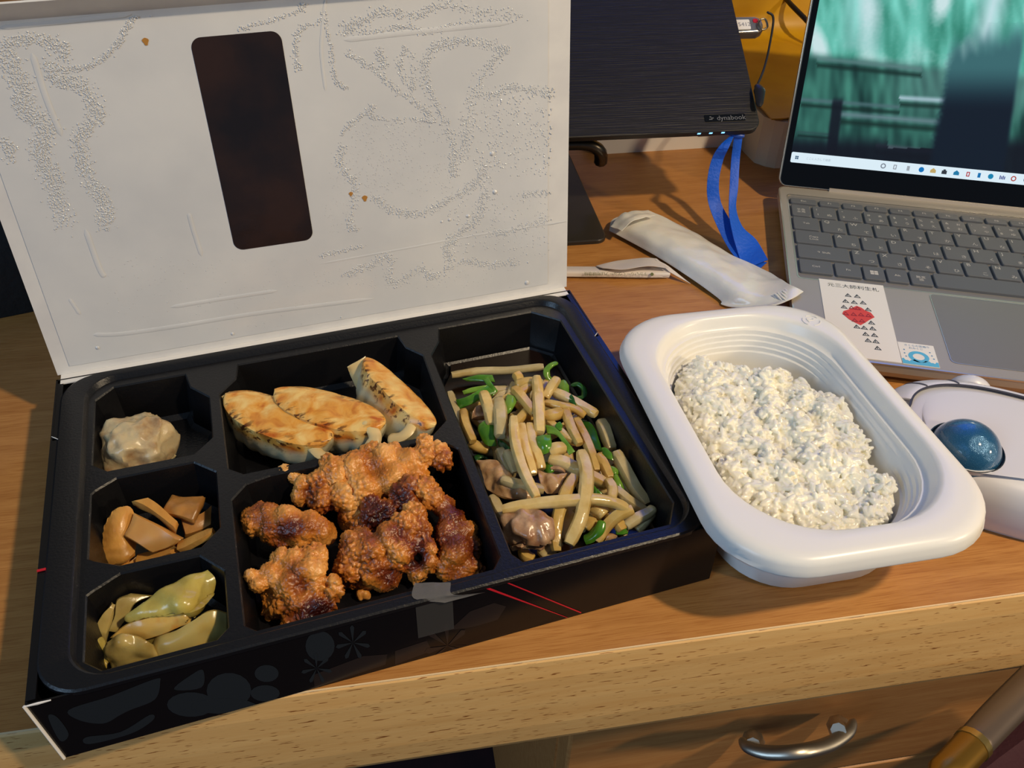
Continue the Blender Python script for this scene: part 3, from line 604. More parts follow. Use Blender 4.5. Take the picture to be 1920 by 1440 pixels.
# ---- steamed dumpling
cs_ = lambda x, y: (x / 3.6, 560 + y / 3.6)
def shumai():
    c = W(*cs_(945, 1040), .012); nu, nvv = 26, 60; vs = []; br = []
    for i in range(nu + 1):
        t = i / nu; ph = t * pi * .62
        for j in range(nvv):
            a = 2 * pi * j / nvv; d = V((cos(a), sin(a), 0)); fold = sin(5 * a + 1.5 * sin(a) + 2 * t); R0 = .0145 * (1 + .07 * fold + .06 * sin(2 * a + 1))
            r = R0 * sin(ph) ** .85 * (1 + .05 * noise.noise(V((cos(a) * 2, sin(a) * 2, t * 3)))); z = .0135 * cos(ph) ** 1.0 if ph < pi / 2 else -.016 * (ph - pi / 2)
            n3 = (.5 - abs(noise.noise(V((cos(a) * r * 115, sin(a) * r * 115, z * 115))) * 2)) * .0013 + noise.noise(V((cos(a) * r * 420, sin(a) * r * 420, z * 400))) * .0006
            z += .0022 * max(0, sin(3 * a + .6)) * (t > .25) * (t < .7) * sin((t - .25) / .45 * pi)
            p_ = c + d * (r + n3) * V((1.12, .88, 1)).x + V((0, 0, z + n3 + .004)); vs.append(p_)
    n = nvv; f = [(k * n + i, k * n + (i + 1) % n, (k + 1) * n + (i + 1) % n, (k + 1) * n + i) for k in range(nu) for i in range(n)] + [tuple(range(n)), tuple(range(nu * n, nu * n + n))]
    vs = [V((v.x, v.y, max(v.z, zf + .0003))) for v in vs]
    r_ = root('steamed_dumpling', tuple(V((c.x, c.y, zf + .0003))), 'small pale crumpled steamed dumpling alone in the back left compartment', 'dumpling')
    mk('body', vs, f, mat('steamed_skin', (206, 186, 146), .3, sss=.3, nscale=110, col2=(150, 112, 74), lo=.45, hi=.72, bump=.5, bscale=160), r_, True)
    M2 = mat('wrapper_edge', (214, 198, 160), .32, sss=.3, nscale=200, col2=(190, 166, 120), bump=.3)
    for rows in ([[(815, 900, 24), (900, 870, 26), (945, 855, 26)], [(830, 880, 22), (900, 850, 24), (945, 850, 23)]], [[(955, 870, 27), (1000, 860, 27), (1040, 890, 25)], [(965, 855, 24), (1000, 850, 25), (1050, 890, 22)]],
                 [[(715, 960, 16), (740, 1000, 15), (735, 1080, 11)], [(745, 955, 20), (770, 1000, 18), (760, 1090, 13)]], [[(1100, 1000, 15), (1150, 1030, 12), (1190, 1060, 10)], [(1080, 1070, 12), (1140, 1080, 10), (1170, 1085, 8)]],
                 [[(1000, 1000, 22), (1060, 1010, 19), (1120, 1060, 14)], [(1020, 1060, 19), (1060, 1070, 16), (1090, 1085, 13)]]):
        vs, f = sheet([[W(*cs_(x, y), z / 1000) for x, y, z in r] for r in rows], 8, 6, .0009, .0006, 300); mk('wrapper_fold', vs, f, M2, r_, True)
shumai()

# ---- bamboo shoots and cabbage
cc = lambda x, y: (140 + x / 3.79, 900 + y / 3.79)
def CP(x, y, z): return W(*cc(x, y), z / 1000)
M_bam = mat('simmered_bamboo', (214, 158, 78), .3, sss=.3, nscale=120, col2=(196, 136, 62), stretch=(1, .4, 1), bump=.25, bscale=400)
M_bam2 = mat('simmered_bamboo_dark', (190, 134, 66), .32, sss=.25, nscale=120, col2=(160, 108, 50), bump=.3, bscale=300)
def piece(name, label, cat, rows, m, th, nz=.0004, ns=200, grp=None, seed=0, nu=16, nv=16):
    rows = [[CP(*q) if not isinstance(q, V) else q for q in r] for r in rows]
    vs, f = sheet(rows, nu, nv, th, nz, ns, seed); vs = [V((v.x, v.y, max(v.z, zf + .0003))) for v in vs]
    return top(tag(mk(name, vs, f, m, None, True), label, cat, grp))
bg = 'simmered bamboo shoots'
o = piece('bamboo_shoot', 'ribbed bamboo shoot wedge standing at the left of its compartment', 'bamboo shoot', [[(215, 330, 19), (300, 220, 22), (345, 190, 23)], [(225, 440, 15), (310, 330, 20), (395, 215, 21)], [(225, 540, 11), (330, 470, 14), (420, 420, 12)], [(260, 600, 7), (350, 590, 9), (430, 540, 9)]], M_bam, .0055, 0, seed=1, grp=bg, nu=34)
for i in range(8):
    pass
me = o.data
for v in me.vertices:
    w_ = v.co; s = sin((w_.y * .9 + w_.x * .25) * 2600); 
    if w_.x < 0: w_.z += .0005 * s
piece('bamboo_shoot', 'long bamboo shoot sliver lying along the compartment divider', 'bamboo shoot', [[(250, 600, 7), (500, 545, 10), (760, 450, 16), (975, 352, 22)], [(260, 612, 6.5), (540, 560, 8), (800, 480, 13), (995, 380, 20)]], M_bam, .0050, grp=bg, seed=3)
piece('bamboo_shoot', 'brownish curled bamboo shoot piece in the back right of its compartment', 'bamboo shoot', [[(690, 122, 18), (800, 140, 19), (930, 140, 17)], [(650, 190, 20), (760, 205, 21), (900, 200, 20)], [(620, 240, 19), (740, 270, 20), (850, 310, 18)]], M_bam2, .004, .0006, grp=bg, seed=4)
piece('bamboo_shoot', 'darker bamboo shoot chunk tucked under the curled piece', 'bamboo shoot', [[(760, 300, 14), (860, 270, 14), (960, 200, 12)], [(790, 420, 11), (880, 390, 11), (970, 360, 10)]], M_bam2, .009, .0008, grp=bg, seed=5)
piece('bamboo_shoot', 'bright yellow narrow bamboo shoot slab sloping down the middle of the pile', 'bamboo shoot', [[(410, 165, 23), (560, 240, 22), (720, 375, 19)], [(525, 142, 23), (640, 220, 22), (735, 330, 19)]], M_bam, .0055, .0003, grp=bg, seed=6)
piece('bamboo_shoot', 'broad flat bamboo shoot slab in front of the pile', 'bamboo shoot', [[(430, 240, 22), (600, 320, 21), (765, 418, 18)], [(395, 330, 20), (560, 410, 18), (700, 465, 15)], [(355, 400, 18), (470, 460, 16), (560, 512, 13)]], mat('bamboo_pale', (210, 156, 86), .3, sss=.3, nscale=90, col2=(200, 142, 72)), .0045, .0002, grp=bg, seed=7)
M_cab = mat('pickled_cabbage', (200, 184, 98), .22, sss=.35, sssc=(1, .9, .4), nscale=70, col2=(176, 150, 66), bump=.45, bscale=160, spec=.6)
M_cab2 = mat('pickled_cabbage_pale', (196, 178, 112), .24, sss=.35, nscale=60, col2=(168, 140, 74), bump=.4, bscale=140, spec=.6)
gg = 'pickled cabbage leaves'
piece('cabbage_leaf', 'glossy yellow-green cabbage leaf folded on top of its pile', 'cabbage', [[(365, 965, 19), (480, 880, 23), (700, 730, 26), (945, 640, 25)], [(380, 990, 18), (560, 930, 23), (760, 820, 27), (995, 710, 23)], [(480, 985, 18), (640, 950, 22), (820, 890, 25), (990, 790, 20)], [(700, 1000, 15), (780, 990, 17), (860, 960, 18), (930, 880, 17)]], M_cab, .0022, .0022, 150, grp=gg, seed=1, nu=30, nv=24)
piece('cabbage_leaf', 'orange-stained cabbage leaf folded under the top leaf', 'cabbage', [[(260, 1110, 14), (380, 1020, 18), (560, 970, 20), (740, 900, 22)], [(340, 1100, 14), (480, 1060, 17), (640, 1010, 19), (800, 960, 20)], [(430, 1105, 12), (560, 1115, 14), (700, 1060, 16), (830, 985, 17)]], mat('cabbage_stained', (206, 170, 92), .22, sss=.3, nscale=90, col2=(196, 120, 34), lo=.52, hi=.68, bump=.4), .0028, .0012, 140, grp=gg, seed=2, nu=26)
piece('cabbage_leaf', 'upright curled cabbage leaf at the left side of the cabbage', 'cabbage', [[(265, 875, 22), (200, 960, 19), (165, 1040, 16), (205, 1180, 10)], [(285, 885, 21), (270, 980, 18), (240, 1080, 14), (225, 1160, 10)]], M_cab2, .0035, .0008, 160, grp=gg, seed=3)
piece('cabbage_leaf', 'olive cabbage leaf standing behind the upright curled one', 'cabbage', [[(400, 810, 19), (300, 850, 19), (280, 960, 15), (240, 1070, 11)], [(560, 820, 15), (430, 880, 16), (380, 970, 13), (300, 1080, 10)]], M_cab2, .003, .0008, 150, grp=gg, seed=4)
piece('cabbage_leaf', 'thin frayed cabbage shred at the back of the cabbage', 'cabbage', [[(305, 745, 14), (380, 775, 14), (550, 800, 13)], [(330, 800, 13), (420, 810, 13), (540, 830, 12)]], M_cab2, .0015, .001, 260, grp=gg, seed=5)
piece('cabbage_leaf', 'pointed cabbage leaf at the front left corner of the tray', 'cabbage', [[(30, 1210, 24), (90, 1150, 22), (180, 1120, 14)], [(100, 1285, 19), (160, 1230, 13), (240, 1190, 13)], [(210, 1360, 8), (240, 1300, 10), (280, 1250, 11)]], M_cab, .003, .0008, 150, grp=gg, seed=6)
piece('cabbage_leaf', 'rippled cabbage leaf rolled at the front of the cabbage', 'cabbage', [[(235, 1150, 16), (330, 1100, 19), (450, 1110, 18), (560, 1170, 14)], [(235, 1230, 13), (340, 1180, 18), (450, 1200, 15), (590, 1240, 11)], [(270, 1340, 7), (360, 1310, 9), (470, 1280, 9), (600, 1265, 9)]], M_cab2, .0032, .0018, 170, grp=gg, seed=7, nu=24)
piece('cabbage_leaf', 'broad pale cabbage leaf lying against the front rim', 'cabbage', [[(560, 1130, 11), (760, 1060, 16), (960, 930, 20), (1080, 940, 17)], [(560, 1190, 11), (760, 1130, 15), (950, 1040, 17), (1090, 1040, 13)], [(590, 1265, 9), (760, 1230, 9), (950, 1180, 9), (1095, 1110, 8)]], mat('cabbage_broad', (196, 172, 100), .25, sss=.3, nscale=60, col2=(206, 158, 60), lo=.5, hi=.7, bump=.3), .0035, .0012, 130, grp=gg, seed=8, nu=26)
piece('cabbage_leaf', 'dark olive cabbage scrap in the gap between the front leaves', 'cabbage', [[(480, 1130, 12), (620, 1100, 12), (760, 1020, 12)], [(560, 1180, 9), (680, 1150, 9), (800, 1080, 9)]], mat('cabbage_dark', (120, 104, 50), .25, sss=.2, bump=.3, nscale=120), .002, .001, 150, grp=gg, seed=9)

# ---- stir-fried strips
cn = lambda x, y: (800 + x / 3.0, 600 + y / 3.0)
def NP(x, y, z): return W(*cn(x, y), z / 1000)
M_st = [mat('bamboo_strip_%s' % n, a, .18, sss=.4, sssc=(1, .8, .45), nscale=130, col2=b_, stretch=(1, 1, 1), bump=.2, bscale=300, spec=.6) for n, a, b_ in
        (('cream', (228, 200, 136), (212, 178, 104)), ('tan', (218, 184, 108), (200, 158, 78)), ('pale', (206, 188, 140), (190, 168, 116)))]
M_gr = [mat('green_pepper', (58, 118, 30), .2, sss=.2, sssc=(.4, 1, .2), nscale=120, col2=(96, 150, 40), spec=.6), mat('green_pepper_dark', (24, 70, 22), .2, nscale=120, col2=(50, 100, 34), spec=.6), mat('green_pepper_light', (128, 168, 60), .22, sss=.2, nscale=120, col2=(92, 140, 40))]
def strip(label, pts, r, k=0, flat=.85, grp=None, sq=1.9, rl=.15):
    P = [NP(*q) for q in pts]
    if len(P) == 2: P.insert(1, (P[0] + P[1]) / 2 + V((0, 0, .0008)))
    vs, f = sweep(P, [r * .92, r * 1.04, r * .98, r * .9], 10, 16, flat=flat, sq=sq, endr=.82, rough=.10, seed=hash(label) % 17 if False else len(label), roll=rl)
    vs = [V((v.x, v.y, max(v.z, zf + .0003))) for v in vs]
    return top(tag(mk('bamboo_strip', vs, f, M_st[k], None, True), label, 'bamboo strip', grp))
SG = 'bamboo strips in the stir-fry'
S_ = [
 ('single long strip lying in the sauce along the back wall of the tray', [(140, 310, 13), (280, 290, 13), (450, 285, 13.5), (560, 275, 14), (658, 262, 15)], 1.75, 2),
 ('short stub strip sticking up near the back of the stir-fry', [(500, 300, 19), (520, 330, 18), (525, 370, 16)], 2.2, 1),
 ('thick strip lying crosswise at the back top of the pile', [(505, 365, 19), (560, 355, 20), (620, 350, 20)], 2.4, 1),
 ('upright blunt strip standing in front of the back of the pile', [(620, 325, 24), (628, 440, 25), (632, 540, 25), (635, 635, 24)], 2.35, 0),
 ('strip leaning right with its cut end at the top of the pile', [(735, 330, 25), (700, 380, 24), (665, 440, 22)], 2.1, 0),
 ('thin strip slanting down from the top left to the upright blunt strip', [(490, 385, 23), (540, 440, 24), (610, 530, 23)], 2.1, 1),
 ('curved strip lying left of the top of the pile', [(590, 370, 20), (520, 410, 21), (430, 450, 20)], 1.9, 1),
 ('long strip reaching right to the tray wall, round-ended', [(715, 405, 22), (790, 440, 22), (880, 490, 21), (955, 530, 21)], 2.2, 0),
 ('thin strip running under the round-ended strip to the right', [(665, 465, 22), (760, 485, 23), (830, 500, 22), (890, 540, 20)], 1.7, 1),
 ('short fat strip wedge at the middle right of the upright strip', [(665, 545, 22), (710, 535, 23), (765, 520, 22)], 2.5, 1),
 ('strip standing at the left side beside the green pepper', [(320, 410, 22), (345, 490, 22), (365, 590, 20)], 2.4, 0),
 ('rounded strip just right of the left side strip', [(405, 450, 22), (415, 540, 23), (415, 655, 21)], 2.7, 2),
 ('bent strip hugging the compartment divider', [(130, 410, 14), (160, 500, 14), (200, 590, 15), (230, 640, 15)], 1.9, 2),
 ('yellowish strip curling beside the divider', [(205, 510, 17), (220, 590, 18), (260, 685, 17)], 2.0, 1),
 ('lower strip hooking right at the divider corner', [(240, 690, 13), (290, 715, 12), (350, 735, 11)], 2.2, 1),
 ('very long strip running down the middle left of the pile', [(490, 550, 26), (500, 700, 27), (550, 860, 26), (620, 1000, 25)], 2.1, 0),
 ('strip beside the very long one, ending by the meat', [(535, 590, 24), (550, 700, 24), (580, 800, 23), (600, 870, 21)], 2.0, 0),
 ('third strip of the bunch, ending under the pepper chip', [(580, 590, 23), (595, 690, 23), (625, 770, 22), (645, 840, 20)], 2.2, 0),
 ('strip crossing behind the bunch toward the back', [(600, 480, 20), (540, 540, 20), (470, 610, 19)], 2.0, 1),
 ('strip fanning right at the centre of the pile', [(780, 500, 22), (800, 570, 23), (830, 640, 23), (860, 700, 22)], 2.0, 1),
 ('strip parallel to the fanning one, lower', [(670, 560, 20), (740, 620, 21), (800, 670, 21), (860, 690, 20)], 1.9, 0),
 ('long curved strip on the right half of the pile', [(840, 560, 19), (890, 660, 20), (930, 760, 20), (955, 850, 18)], 2.0, 1),
 ('dull strip leaning on the right tray wall', [(980, 570, 15), (1010, 640, 15), (1040, 730, 13)], 2.7, 2),
 ('long dull strip sliding down the right tray wall', [(1065, 745, 18), (1120, 850, 16), (1180, 960, 14), (1240, 1040, 12)], 2.6, 2),
 ('strip in the right middle crossing the pepper', [(960, 760, 20), (1000, 820, 19), (1030, 890, 18)], 2.1, 1),
 ('short piece of strip at the centre beside the pepper chip', [(690, 740, 22), (730, 725, 23), (775, 720, 22)], 2.6, 0),
 ('thick strip below the short centre piece', [(690, 780, 21), (770, 800, 21), (850, 840, 20), (1010, 920, 18)], 2.4, 0),
 ('long vertical strip in front, bending left at its foot', [(870, 745, 26), (900, 860, 27), (890, 1000, 26), (860, 1130, 23), (800, 1260, 18)], 2.6, 0),
 ('long strip lying across the front of the pile', [(425, 1065, 22), (600, 1035, 24), (800, 1015, 26), (960, 1010, 25), (1060, 1030, 23), (1130, 1065, 21)], 2.1, 0),
 ('strip slanting under the long crosswise strip', [(830, 880, 23), (780, 980, 23), (740, 1100, 20), (725, 1200, 17), (730, 1300, 13)], 2.3, 1),
 ('strip end by the front rim beside the slanting one', [(800, 1080, 15), (780, 1160, 13), (770, 1240, 11)], 2.8, 1),
 ('strip running from the centre to the right front', [(1020, 900, 20), (1045, 950, 20), (1040, 1010, 20)], 2.0, 0),
 ('long pale strip under the crosswise one to the far right', [(1060, 950, 16), (1130, 1010, 15), (1200, 1060, 13), (1280, 1110, 10)], 2.0, 2),
 ('strip pointing at the front rim, cut end up', [(1160, 1065, 21), (1080, 1100, 19), (1010, 1160, 15), (955, 1245, 11)], 2.2, 1),
 ('round-ended pale strip at the far right front', [(1120, 1160, 14), (1180, 1120, 15), (1240, 1090, 15), (1275, 1060, 15)], 2.1, 2),
 ('second round-ended pale strip under the far right one', [(1180, 1180, 10), (1220, 1140, 12), (1270, 1080, 12)], 2.0, 2),
 ('short stub strip under the long crosswise one', [(920, 1040, 20), (970, 1070, 18), (1000, 1100, 17)], 2.8, 0),
 ('grey-green strip pressed under the bunch', [(410, 730, 17), (440, 800, 17), (480, 880, 16)], 2.2, 2),
 ('short strip by the meat at the left middle', [(450, 740, 20), (480, 800, 20), (500, 860, 18)], 2.0, 2),
 ('strip lying between the meat pieces', [(420, 900, 19), (520, 930, 19), (660, 955, 18)], 2.2, 2),
 ('pale strip in the front left corner under the meat', [(540, 1290, 8), (560, 1330, 7.5), (600, 1350, 7)], 2.2, 1),
 ('strip peeking out at the divider below the meat', [(370, 990, 12), (400, 1060, 11), (440, 1130, 10)], 2.2, 2),
 ('strip buried at the back right between pepper rings', [(680, 350, 18), (650, 400, 18), (640, 430, 17)], 1.9, 1),
 ('flat strip at the front rim right of the meat', [(640, 1330, 8), (690, 1290, 9), (720, 1260, 10)], 2.6, 2),
 ('strip beside the curved right-hand one', [(1080, 850, 13), (1110, 920, 12), (1150, 980, 11)], 2.2, 2),
 ('strip under the front middle, half hidden', [(890, 1170, 12), (930, 1130, 14), (980, 1080, 14)], 2.2, 1),
]
for lb, pts, r, k in S_: strip(lb, pts, r * 1.22 / 1000, k)
random.seed(11)                     # strips buried lower in the pile
FILL = 'pale strip buried low in the stir-fry, only partly seen between the others'
for i in range(46):
    x = random.uniform(300, 1080); y = random.uniform(420, 1200)
    xl = 130 + (y - 300) * .38; xr = 900 + (y - 420) * .46
    x = xl + 60 + (xr - xl - 120) * random.random(); a = random.uniform(0, 3.14); L_ = random.uniform(70, 130)
    z = random.uniform(7, 16 if xl + 200 < x < xr - 150 else 11)
    p_ = [(x - cos(a) * L_, y - sin(a) * L_, z), (x + random.uniform(-15, 15), y + random.uniform(-15, 15), z + 1), (x + cos(a) * L_, y + sin(a) * L_, z - .5)]
    q0 = [NP(*q) for q in p_]
    if any(not (.1825 < q.x < .2535 and .0105 < q.y < .150) for q in q0): continue
    strip(FILL, p_, random.uniform(.0022, .0030), random.choice((0, 1, 2)), grp='buried bamboo strips')
def pepper(label, rows, k=0, th=.0014):
    vs, f = sheet([[NP(*q) for q in r] for r in rows], 12, 6, th, .0003, 250, len(label)); vs = [V((v.x, v.y, max(v.z, zf + .0003))) for v in vs]
    return top(tag(mk('green_pepper_strip', vs, f, M_gr[k], None, True), label, 'green pepper'))
def ptube(label, pts, r, k=0):
    vs, f = sweep([NP(*q) for q in pts], [r * .8, r, r * .9], 10, 20, flat=.6, endr=.5, rough=.15); return top(tag(mk('green_pepper_strip', vs, f, M_gr[k], None, True), label, 'green pepper'))
ptube('hooked green pepper strip standing up at the back of the pile', [(735, 240, 24), (700, 255, 24), (675, 285, 22), (680, 320, 20), (710, 345, 18)], .0019, 2)
pepper('long green pepper strip lying under the single back strip', [[(200, 330, 14), (290, 310, 16), (370, 310, 17)], [(230, 345, 13), (320, 345, 15), (385, 350, 16)]], 0)
pepper('green pepper strip bent down at the back left', [[(345, 320, 18), (370, 360, 18), (400, 400, 16)], [(320, 340, 18), (345, 380, 17), (370, 430, 15)]], 0)
pepper('bright green pepper slice by the divider', [[(165, 450, 17), (230, 430, 19), (340, 370, 20)], [(185, 500, 15), (260, 470, 17), (380, 410, 18)]], 0, .002)
pepper('light green pepper slice above the divider slice', [[(200, 400, 18), (260, 380, 19), (340, 365, 20)], [(210, 420, 17), (270, 405, 18), (340, 390, 18)]], 2)
pepper('light green pepper slice beside the rounded strip', [[(455, 420, 23), (490, 430, 23), (515, 440, 22)], [(440, 470, 22), (470, 480, 23), (490, 490, 22)], [(440, 530, 20), (450, 530, 21), (465, 520, 21)]], 2)
pepper('green pepper curl at the left middle', [[(300, 590, 18), (330, 570, 20), (380, 590, 19)], [(290, 620, 17), (340, 640, 18), (385, 660, 18)], [(320, 690, 15), (350, 710, 15), (395, 710, 15)]], 0, .002)
pepper('dark green pepper scrap near the divider corner', [[(265, 770, 9), (300, 750, 9), (340, 770, 9)], [(280, 800, 8), (310, 780, 8), (350, 790, 8)]], 1)
pepper('square green pepper chip at the centre', [[(620, 660, 25), (655, 650, 26), (695, 650, 25)], [(625, 710, 24), (660, 700, 26), (700, 690, 25)], [(650, 760, 22), (675, 750, 23), (695, 740, 23)]], 0, .002)
pepper('green pepper strip running right from the centre chip', [[(670, 590, 23), (730, 610, 24), (790, 680, 24), (835, 740, 22)], [(680, 640, 22), (730, 650, 23), (770, 700, 23), (800, 760, 21)]], 2)
pepper('small dark green pepper piece over the centre strip', [[(730, 580, 25), (750, 575, 25), (765, 590, 25)], [(720, 600, 24), (745, 620, 24), (760, 620, 24)]], 0)
pepper('green pepper piece under the bunch of strips', [[(670, 800, 19), (700, 800, 20), (730, 820, 19)], [(660, 850, 17), (690, 865, 18), (720, 850, 18)]], 0)
pepper('yellow-green pepper piece at the back right', [[(745, 345, 20), (775, 340, 21), (800, 370, 20)], [(740, 380, 19), (770, 400, 20), (800, 410, 19)]], 2)
ptube('dark green pepper ring at the back right edge', [(810, 370, 18), (850, 360, 19), (885, 390, 18), (880, 430, 16), (840, 440, 15)], .0016, 1)
pepper('green pepper tip between the round-ended strips', [[(800, 430, 24), (815, 420, 24), (830, 440, 24)], [(800, 460, 23), (820, 470, 23), (845, 490, 23)]], 1)
pepper('dark wet green pepper slice by the right tray wall', [[(870, 560, 14), (920, 580, 15), (950, 620, 14)], [(880, 620, 13), (920, 640, 14), (970, 680, 13)], [(920, 690, 13), (940, 720, 13), (985, 740, 12)]], 1, .002)
pepper('green pepper slice at the right middle', [[(985, 720, 19), (1010, 720, 20), (1040, 750, 19)], [(990, 760, 18), (1020, 780, 18), (1050, 790, 18)]], 0)
pepper('light green pepper scrap below the right middle slice', [[(1030, 820, 17), (1060, 830, 17), (1080, 850, 16)], [(1040, 860, 16), (1060, 870, 16), (1075, 870, 15)]], 2)
ptube('thin green pepper strip running down the right side', [(1060, 870, 16), (1080, 920, 15), (1100, 960, 13)], .0016, 2)
pepper('green pepper strip behind the long vertical strip', [[(930, 920, 18), (960, 950, 18), (1010, 990, 16)], [(925, 960, 16), (955, 985, 16), (1000, 1010, 15)]], 0)
ptube('curved dark green pepper strip at the front rim', [(990, 1130, 17), (970, 1180, 15), (930, 1220, 12), (885, 1240, 10)], .0027, 0)
pepper('round green pepper piece in the front right corner', [[(1060, 1175, 13), (1090, 1160, 14), (1120, 1170, 13)], [(1065, 1205, 11), (1100, 1210, 11), (1130, 1200, 11)]], 0, .003)
pepper('dark green pepper scrap left of the bunch', [[(405, 670, 17), (440, 690, 18), (470, 720, 18)], [(400, 700, 16), (430, 740, 16), (460, 760, 16)]], 1)
pepper('dark green pepper scrap by the meat', [[(780, 890, 18), (800, 880, 19), (820, 900, 18)], [(770, 930, 16), (790, 930, 17), (800, 940, 16)]], 1)
M_meat = mat('cooked_pork', (204, 166, 118), .22, sss=.3, nscale=200, col2=(170, 126, 84), bump=.5, bscale=260, spec=.6)
M_meat2 = mat('cooked_pork_pink', (200, 164, 128), .2, sss=.3, nscale=170, col2=(150, 108, 78), bump=.5, bscale=240, spec=.6)
def meat(label, rows, m, th=.003, nz=.0016):
    vs, f = sheet([[NP(*q) for q in r] for r in rows], 34, 28, th, nz, 260, len(label)); vs = [V((v.x, v.y, max(v.z, zf + .0003))) for v in vs]
    return top(tag(mk('meat_slice', vs, f, m, None, True), label, 'meat'))
meat('long folded pork slice along the divider', [[(280, 800, 15), (370, 790, 17), (430, 840, 17), (500, 940, 17)], [(320, 870, 14), (390, 880, 17), (480, 950, 18), (590, 990, 17)], [(350, 960, 12), (420, 1000, 14), (490, 1010, 15), (590, 1010, 14)]], M_meat)
meat('ragged pork piece in the middle of the stir-fry', [[(620, 850, 19), (700, 870, 20), (790, 870, 19)], [(640, 920, 19), (710, 930, 20), (760, 920, 19)], [(680, 980, 17), (720, 980, 18), (740, 970, 17)]], M_meat)
meat('large lumpy pork piece in the front left of the stir-fry', [[(430, 1080, 18), (540, 1060, 21), (620, 1080, 22), (690, 1130, 20)], [(430, 1150, 16), (530, 1150, 22), (640, 1160, 22), (720, 1190, 19)], [(470, 1240, 12), (550, 1230, 18), (640, 1230, 18), (700, 1230, 15)], [(500, 1280, 9), (560, 1270, 13), (620, 1270, 13), (680, 1250, 12)]], M_meat2, .0045, .0026)
meat('small pink pork piece at the left of the stir-fry', [[(255, 520, 16), (290, 490, 17), (330, 500, 16)], [(260, 560, 14), (290, 560, 15), (330, 550, 15)]], M_meat2, .004)
meat('small pork piece between the centre strips', [[(715, 800, 19), (750, 790, 20), (790, 830, 19)], [(700, 850, 18), (740, 850, 19), (780, 870, 18)]], M_meat2, .003)
meat('tiny pork scrap at the front rim', [[(1005, 1205, 12), (1040, 1200, 12), (1070, 1210, 11)], [(1000, 1240, 9), (1030, 1235, 10), (1060, 1225, 10)]], M_meat, .003)
bb = B(); bb.prism([tuple(q) for q in inset(cells['F'], .0062)], zf, .0068)
tag(bb.obj('sauce', mat('brown_sauce', (26, 13, 5), .22, spec=.5), None), 'thin dark oily sauce pooled on the floor of the stir-fry compartment', 'sauce', kind='stuff')
# ================================================================== RICE CONTAINER
M_pp = mat('white_container', (238, 236, 230), .3, sss=.3, sssc=(1, .95, .9), spec=.45)
rc = root('rice_container', (.3219, .0419, 0), 'white plastic takeaway tub with wide rim holding white rice', 'food container', rot=(0, 0, -.1248))
RM = Matrix.Translation((.3219, .0419, 0)) @ Matrix.Rotation(-.1248, 4, 'Z')
RI = RM.inverted(); ZR = .0452
def tilt(x, y, z): return V((x, y, z - .0614 * y * (z / ZR)))
def RL(cx, cy, hx, hy, r, z, n=10): return [tilt(x, y, z) for x, y in rrect(cx - hx, cy - hy, cx + hx, cy + hy, r, n)]
Z = ZR
prof = [(0, 0, .0592, .0872, .034, Z - .0075), (0, 0, .0605, .0885, .035, Z - .0078), (0, 0, .0608, .0888, .035, Z - .0068), (0, 0, .0600, .0880, .0345, Z - .0052), (0, 0, .0597, .0877, .034, Z - .0030), (0, 0, .0585, .0865, .0335, Z - .0012), (0, 0, .0565, .0845, .033, Z - .0002), (0, 0, .0545, .0825, .033, Z),
        (.001, .001, .0520, .0795, .036, Z + .0001), (.002, .002, .0495, .0768, .040, Z), (.002, .002, .0487, .0760, .0405, Z - .0006), (.002, .002, .0480, .0752, .041, Z - .0022), (.002, .002, .0470, .0742, .0405, Z - .0060), (.002, .002, .0462, .0734, .040, Z - .0075),
        (.002, .002, .0448, .0718, .040, Z - .0080), (.002, .002, .0445, .0715, .040, Z - .0105), (.002, .002, .0438, .0706, .0395, Z - .0110), (.002, .002, .0435, .0703, .0395, Z - .0135), (.002, .002, .0428, .0694, .039, Z - .0140), (.002, .002, .0425, .0691, .039, Z - .0165), (.002, .002, .0418, .0682, .0385, Z - .0170),
        (.002, .002, .0415, .0679, .038, Z - .0195), (.002, .002, .0408, .0670, .038, Z - .0200), (.001, .001, .0395, .0650, .037, Z - .033), (0, 0, .0375, .062, .035, .0045), (0, 0, .034, .058, .032, .0030)]
vs, fs = loft([RL(*q) for q in prof], False, True); o = mk('tub', vs, fs, M_pp, rc, True, world=False); o['label'] = 'white tub interior with stepped rings'
prof = [(0, 0, .0592, .0872, .034, Z - .0075), (0, 0, .0585, .086, .034, Z - .0040), (.001, .001, .053, .080, .037, Z - .0020), (.001, .001, .0500, .0770, .040, Z - .0045), (.001, .001, .0478, .0745, .040, Z - .012), (.001, .001, .0445, .0705, .039, Z - .022), (0, 0, .0425, .0680, .0375, .012), (0, 0, .0415, .0660, .030, .0015), (0, 0, .0402, .0645, .029, .0)]
vs, fs = loft([RL(*q) for q in prof], False, True); mk('outer_shell', vs, fs, M_pp, rc, True, world=False)
# embossed recycling mark on the rim
mk_c = RI @ W(1522, 598, ZR - .003); bb = B()
def emb(P, r=.00035): 
    vs, f = sweep([tilt(x, y, Z + .0002) for x, y in P], r, 5, max(6, 3 * len(P)), flat=.7); bb.add(vs, f)
for a0 in (20, 140, 260): emb([(mk_c.x + .0046 * cos(radians(a0 + k * 28)), mk_c.y + .0046 * sin(radians(a0 + k * 28))) for k in range(4)])
emb([(mk_c.x - .0018, mk_c.y - .0015), (mk_c.x - .0018, mk_c.y + .0018), (mk_c.x + .0012, mk_c.y + .0018), (mk_c.x + .0012, mk_c.y + .0002), (mk_c.x - .0018, mk_c.y + .0002)])
bb.obj('embossed_mark', M_pp, rc, True, world=False)
